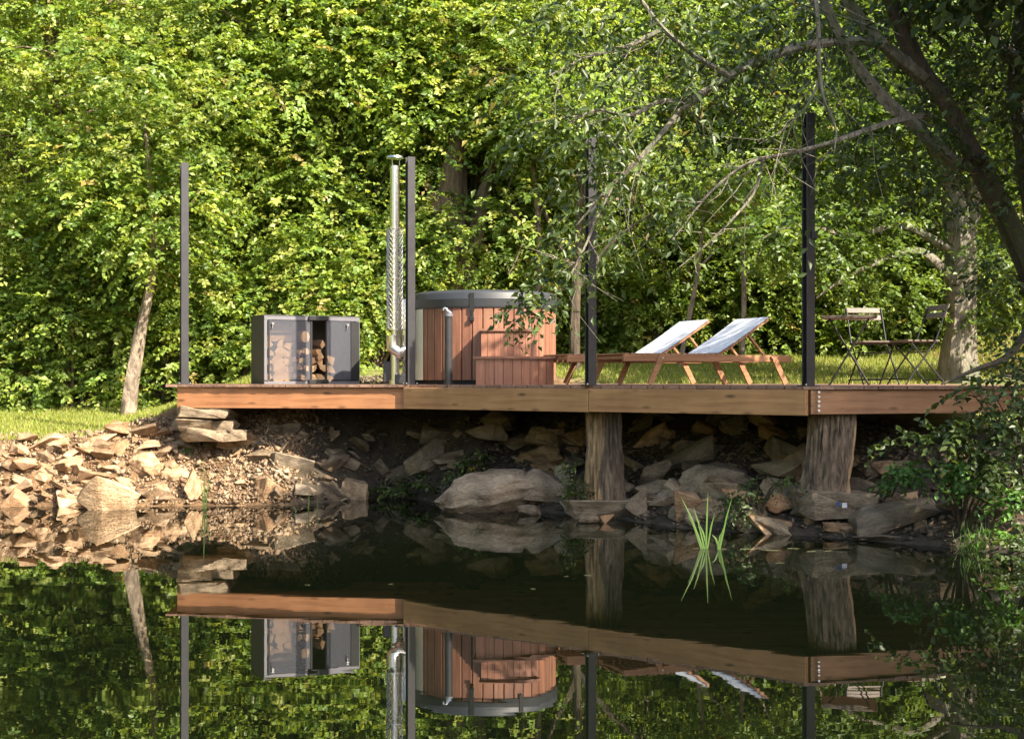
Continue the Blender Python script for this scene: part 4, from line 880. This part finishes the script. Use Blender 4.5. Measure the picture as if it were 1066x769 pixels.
for i, (bp, br, bm_) in enumerate(BR): limb_obj('branch', bp, br, bm_, ot, 9, .25, seed=i)
def pclump(px, py, d, rp): w = W(px, py, d) - base; return (w.x, w.y, w.z, rp / FPX * d, .9)
hang = [(590, 150, 10.7, 45), (640, 120, 10.8, 50), (615, 60, 10.8, 45), (670, 60, 10.8, 50), (690, 15, 10.9, 60), (740, 30, 11, 55), (790, 20, 11.1, 50), (610, 215, 10.7, 32), (600, 262, 10.7, 26),
        (655, 170, 10.8, 40), (700, 150, 10.9, 40), (740, 115, 11, 40), (775, 90, 11.1, 30), (830, 30, 11.1, 45), (770, 140, 11, 32), (690, 215, 10.8, 30), (570, 20, 10.8, 40), (550, 90, 10.7, 28), (640, 250, 10.8, 22), (725, 200, 10.8, 24), (820, 190, 10.9, 25), (860, 215, 11, 20)]
right = [(890, 20, 11.3, 60), (950, 10, 11.4, 60), (1010, 30, 11.6, 60), (1060, 60, 11.7, 60), (890, 95, 11.3, 34), (960, 140, 11.2, 45), (1000, 100, 11.4, 45), (1050, 130, 11.4, 45), (1060, 190, 11.5, 35), (930, 170, 11.2, 34), (985, 200, 11.3, 30), (1090, 60, 11.5, 70), (1085, 300, 11.6, 40), (895, 170, 11.1, 26), (1040, 290, 11.4, 26), (1070, 370, 11.2, 34)]
sprig = [(562, 298, 10.55, 14), (548, 312, 10.5, 12), (536, 328, 10.5, 9), (570, 320, 10.5, 8), (575, 285, 10.6, 14)]
off = [(1200, 60, 10.6, 110), (1300, -60, 10.2, 130), (1180, -110, 10.6, 120), (1090, -170, 10.4, 110), (1050, -80, 11, 90), (1420, -20, 9.6, 130), (1380, -200, 9.6, 130), (1250, -250, 9.8, 130), (1480, 100, 9.6, 110), (1300, 120, 10.2, 90), (1000, -90, 11, 80), (1560, -160, 9.2, 130), (1500, -300, 9.2, 140), (1180, -330, 9.6, 120)]
right2 = [(a_, b2, c_ + .45, d2) for a_, b2, c_, d2 in right]
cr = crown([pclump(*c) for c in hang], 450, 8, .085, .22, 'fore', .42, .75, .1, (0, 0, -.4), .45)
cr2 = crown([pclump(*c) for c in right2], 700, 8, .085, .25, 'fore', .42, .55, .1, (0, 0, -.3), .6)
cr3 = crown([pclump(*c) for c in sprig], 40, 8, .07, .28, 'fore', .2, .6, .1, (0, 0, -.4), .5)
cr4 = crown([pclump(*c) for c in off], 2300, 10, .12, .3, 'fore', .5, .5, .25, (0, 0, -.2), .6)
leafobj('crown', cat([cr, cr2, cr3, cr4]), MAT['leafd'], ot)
# fine bare twigs hanging off the limbs
mb = MB(); q = random.Random(5)
for i in range(170):
    bp, br, _ = BR[q.choice([1, 1, 1, 5, 5, 6, 7, 8, 9, 10, 11, 12, 0])]; j = q.randrange(1, len(bp)); a = bp[j - 1].lerp(bp[j], q.random()) - base
    dr = Vector((q.uniform(-1, .5), q.uniform(-.6, .6), q.uniform(-1, .35))).normalized(); L = q.uniform(.2, .75); p1 = a + dr * L * .5 + Vector((0, 0, -.03)); p2 = a + dr * L + Vector((q.uniform(-.1, .1), 0, -.12 * L))
    mb.tube([a, p1, p2], [.005, .0035, .0015], 4, cap=False)
mb.build('twigs', MAT['barkg'], ot)

# ---------------------------------------------------------------- right bank shrubs, grasses, small plants
def shrub(label, bx, by, clumps, nsp, pal, leaf, k=9, ls=.3, droop=.5, name='leafy_shrub', ratio=.3):
    zb = hz(bx, by); b0 = Vector((bx, by, zb)); t = thing(name, label, 'shrub', b0)
    cl = [((W(*c[:3]) - b0).x, (W(*c[:3]) - b0).y, (W(*c[:3]) - b0).z, c[3] / FPX * c[2], .7) for c in clumps]; mb = MB(); q = random.Random(len(label))
    for c in cl:
        for _ in range(2): e = Vector(c[:3]) + Vector([q.uniform(-.5, .5) * c[3] for _ in range(3)]); P_, R_ = smoothpts([(0, 0, -.05), e * .5 + Vector((0, 0, .12)), e], [.014, .009, .003], 4); mb.tube(P_, R_, 5)
    mb.build('stem', MAT['barkd'], t); leafobj('foliage', crown(cl, nsp, k, leaf, ratio, pal, ls, droop, .1, (-.3, -.1, 0), .9), MAT['leafd'], t); return t
shrub('dark leafy shrub hanging over the right end of the deck', 4.35, 11.3, [(1048, 400, 10.8, 24), (1012, 410, 10.8, 16), (1062, 430, 10.7, 34), (1030, 445, 10.6, 24), (1058, 470, 10.6, 24)], 115, 'fore', .07)
shrub('low shrub with arching twigs below the right deck end', 3.75, 11.2, [(965, 454, 10.8, 11), (940, 460, 10.8, 8), (990, 452, 10.7, 13), (1015, 466, 10.7, 14), (1045, 492, 10.5, 16)], 62, 'fore', .065)
shrub('bright green weeds growing on the right bank slope', 3.7, 11.1, [(1000, 488, 10.8, 18), (1030, 482, 10.8, 18), (985, 497, 10.8, 8), (1015, 505, 10.7, 12), (1060, 520, 10.3, 18), (1045, 555, 10.2, 9)], 120, 'fresh', .055, ls=.16, name='weed_plant')
shrub('trailing dark plant at the water edge on the far right', 3.95, 10.3, [(1054, 575, 10.0, 9), (1064, 588, 9.8, 10), (1062, 556, 10.2, 9)], 45, 'fore', .055, ls=.18)
shrub('small green plant in the dark beside the big boulder', -.55, 14.7, [(482, 488, 14.5, 9), (492, 482, 14.5, 8), (474, 492, 14.5, 7), (500, 478, 14.6, 6)], 40, 'fore', .05, ls=.12, name='weed_plant')
shrub('low dark plants at the back of the cove waterline', -1.5, 15.6, [(400, 512, 15.3, 10), (420, 508, 15.2, 9), (440, 505, 15, 8)], 45, 'fore', .05, ls=.12, name='weed_plant')
shrub('small fern-like plant left of the peeled log', .65, 13.55, [(598, 500, 13.2, 10), (600, 515, 13.2, 9), (596, 482, 13.3, 6)], 40, 'fore', .04, ls=.12, name='weed_plant')
shrub('dark plant clump left of the wide log pillar', 2.2, 12.1, [(775, 515, 11.9, 14), (765, 530, 11.8, 13), (790, 505, 11.9, 10), (820, 500, 11.9, 8)], 70, 'fore', .04, ls=.14, name='weed_plant')
shrub('sparse grassy weed on the right bank below the deck', 3.3, 11.9, [(940, 488, 11.2, 9), (955, 494, 11.2, 9), (925, 500, 11.3, 6)], 50, 'fresh', .05, ls=.14, name='weed_plant')

def blades(P, H, wd, lean, pal, seg=3):
    n = len(P); D = unit(np.concatenate([rng.normal(0, lean, (n, 2)), np.ones((n, 1))], 1)); a = rng.uniform(0, 6.28, n); S = np.stack([np.cos(a), np.sin(a), 0 * a], -1)
    bend = np.concatenate([rng.normal(0, 1, (n, 2)) * .25, np.zeros((n, 1))], 1); V = np.empty((n, 5, 3)); H = H[:, None]; wd = wd[:, None] if hasattr(wd, '__len__') else wd
    V[:, 0] = P - S * wd; V[:, 1] = P + S * wd; m_ = P + D * H * .55 + bend * H * .15; V[:, 2] = m_ + S * wd * .7; V[:, 3] = m_ - S * wd * .7; V[:, 4] = P + D * H + bend * H * .6
    b0 = (np.arange(n) * 5)[:, None]; F = np.concatenate([b0 + [0, 1, 2], b0 + [0, 2, 3], b0 + [3, 2, 4]], 0); return V.reshape(-1, 3), F, np.repeat(pick(pal, n) * rng.uniform(.8, 1.3, (n, 1)), 5, 0)
GREENS['lawn'] = [((.24, .29, .045), 5), ((.32, .34, .07), 4), ((.36, .32, .13), 1.5), ((.17, .23, .035), 2)]
n = 90000; X = np.concatenate([rng.uniform(-7.4, -3.2, n // 2), rng.uniform(-1.5, 7.5, n // 2)]); Y = np.concatenate([rng.uniform(15.2, 19.2, n // 2), rng.uniform(16.6, 20.9, n // 2)])
A_ = sstep(-5.2, -3.0, X); wb_ = wbank(X, A_); keep = shore_sd(X, Y) / wb_ > 1.02 + .1 * wav(X, Y, 6); keep &= ~((X > -3.9) & (Y < 16.6)); X, Y = X[keep], Y[keep]
P = np.stack([X, Y, height(X, Y) - .005], -1)
tag(leafobj('grass', blades(P, rng.uniform(.03, .085, len(P)), .0055, .35, 'lawn'), MAT['blade']), 'short sunlit lawn grass on the terrace behind and left of the deck', 'grass', kind='stuff')
# reeds in the water
def tuft(label, px, py, d, n, h, sp, wd, lean=.25, name='water_grass'):
    p = W(px, py, d); p.z = max(hz(p.x, p.y), -.03); t = np.array([p.x, p.y, 0 if p.z < 0 else p.z - .01]) + np.concatenate([rng.uniform(-sp, sp, (n, 2)), np.zeros((n, 1))], 1)
    o = leafobj(name, blades(t, rng.uniform(.55, 1, n) * h, wd, lean, 'fresh'), MAT['blade']); return tag(o, label, 'grass plant')
def reed(label, px, py, tips, wd=.009):
    d = FPX * CAMZ / (py - HY); b0 = W(px, py, d); b0.z = 0; t = thing('water_grass', label, 'reed', b0)
    for (ox, tx, ty) in tips:
        mb = MB(); tip = W(tx, ty, d) - b0; root = Vector(((ox - px) / FPX * d, 0, -.02)); mid = root.lerp(tip, .55) + Vector((0, 0, .03)); vs = []
        for p, w in ((root, wd), (mid, wd * 1.1), (tip, .0012)): vs += [p - Vector((w, 0, 0)), p + Vector((w, .004, 0)), p + Vector((0, .006, 0))]
        mb.add(vs, [(0, 1, 4, 3), (1, 2, 5, 4), (2, 0, 3, 5), (3, 4, 7, 6), (4, 5, 8, 7), (5, 3, 6, 8)], 1.0)
        mb.t = [(.10, .19, .035)] * len(mb.t); mb.build('blade', MAT['blade'], t)
reed('tall green grass blades rising from the water before the boulders', 735, 571, [(735, 737, 513), (733, 709, 517), (731, 716, 535), (749, 762, 518), (748, 757, 540), (737, 728, 545), (747, 752, 552), (734, 722, 528), (736, 744, 534), (750, 741, 556)], .0062)
reed('small green sprout standing in water near the left bank', 213, 530, [(213, 212, 478), (214, 218, 496), (212, 209, 500)], .005)
reed('thin green shoots in the water at the edge of the deck shadow', 322, 532, [(321, 322, 514), (330, 331, 518), (310, 302, 527)], .004)
tuft('grass tuft in the bright weeds of the right bank', 1015, 500, 10.7, 60, .3, .12, .005, .5, 'grass_tuft')
tuft('short grass tuft beside the dry stacked stones', 196, 452, 15.4, 30, .14, .06, .005, .4, 'grass_tuft')
# floating bits
fl = [(779, 571.5, 14), (805, 573, 12), (826, 571, 10), (845, 574, 9), (862, 573.5, 8), (812, 586, 8), (725, 571, 7), (752, 571.5, 8), (612, 599, 6), (555, 613, 5), (472, 533, 5), (428, 577, 3), (590, 600, 4), (320, 609, 5), (407, 608, 4), (700, 562, 6), (985, 566, 10)]
FLL = ['longest pale leaf floating just right of the water grass', 'second long leaf floating right of the water grass', 'pale leaf afloat left of the wide log reflection', 'pale leaf afloat in front of the wide log stones', 'short leaf afloat right of the wide log stones', 'lone pale leaf nearer the camera below the leaf line',
 'short pale leaf touching the water grass on its left', 'short pale leaf touching the water grass on its right', 'tiny leaf on the left edge of the peeled log reflection', 'tiny leaf afloat between boulder and deck reflection', 'tiny leaf afloat by the left tip of the big boulder', 'tiny leaf in the black water below the cove',
 'tiny leaf afloat just left of the peeled log reflection', 'leaf fleck above the cabinet reflection', 'leaf fleck above the chimney reflection', 'small leaf afloat by the dark rocks left of the water grass', 'leaf afloat by the dark slab of the right bank']
ms = []
for s in range(3):
    mb = MB(); P_, R_ = smoothpts([(-.5, 0, 0), (-.2, .04, .006), (.2, -.03, .004), (.5, .03, 0)], [.014, .03, .03, .008], 3); mb.tube([Vector((p.x, p.y, p.z * .5)) for p in P_], R_, 6); me = mb.mesh('floating_leaf', True); me.materials.append(plain('floating_leaf_%d' % s, (.32, .33, .16), .6)); ms.append(me)
for i, (px, py, w) in enumerate(fl):
    d = FPX * CAMZ / (py - HY); o = link('floating_leaf', ms[i % 3], None, None, ((px - CX) / FPX * d, d, .003)); s = w * 1.3 / FPX * d; o.scale = (s, s, .3 * s); o.rotation_euler.z = rnd.uniform(-.4, .4); tag(o, FLL[i], 'floating leaf', 'leaves floating on the pond')
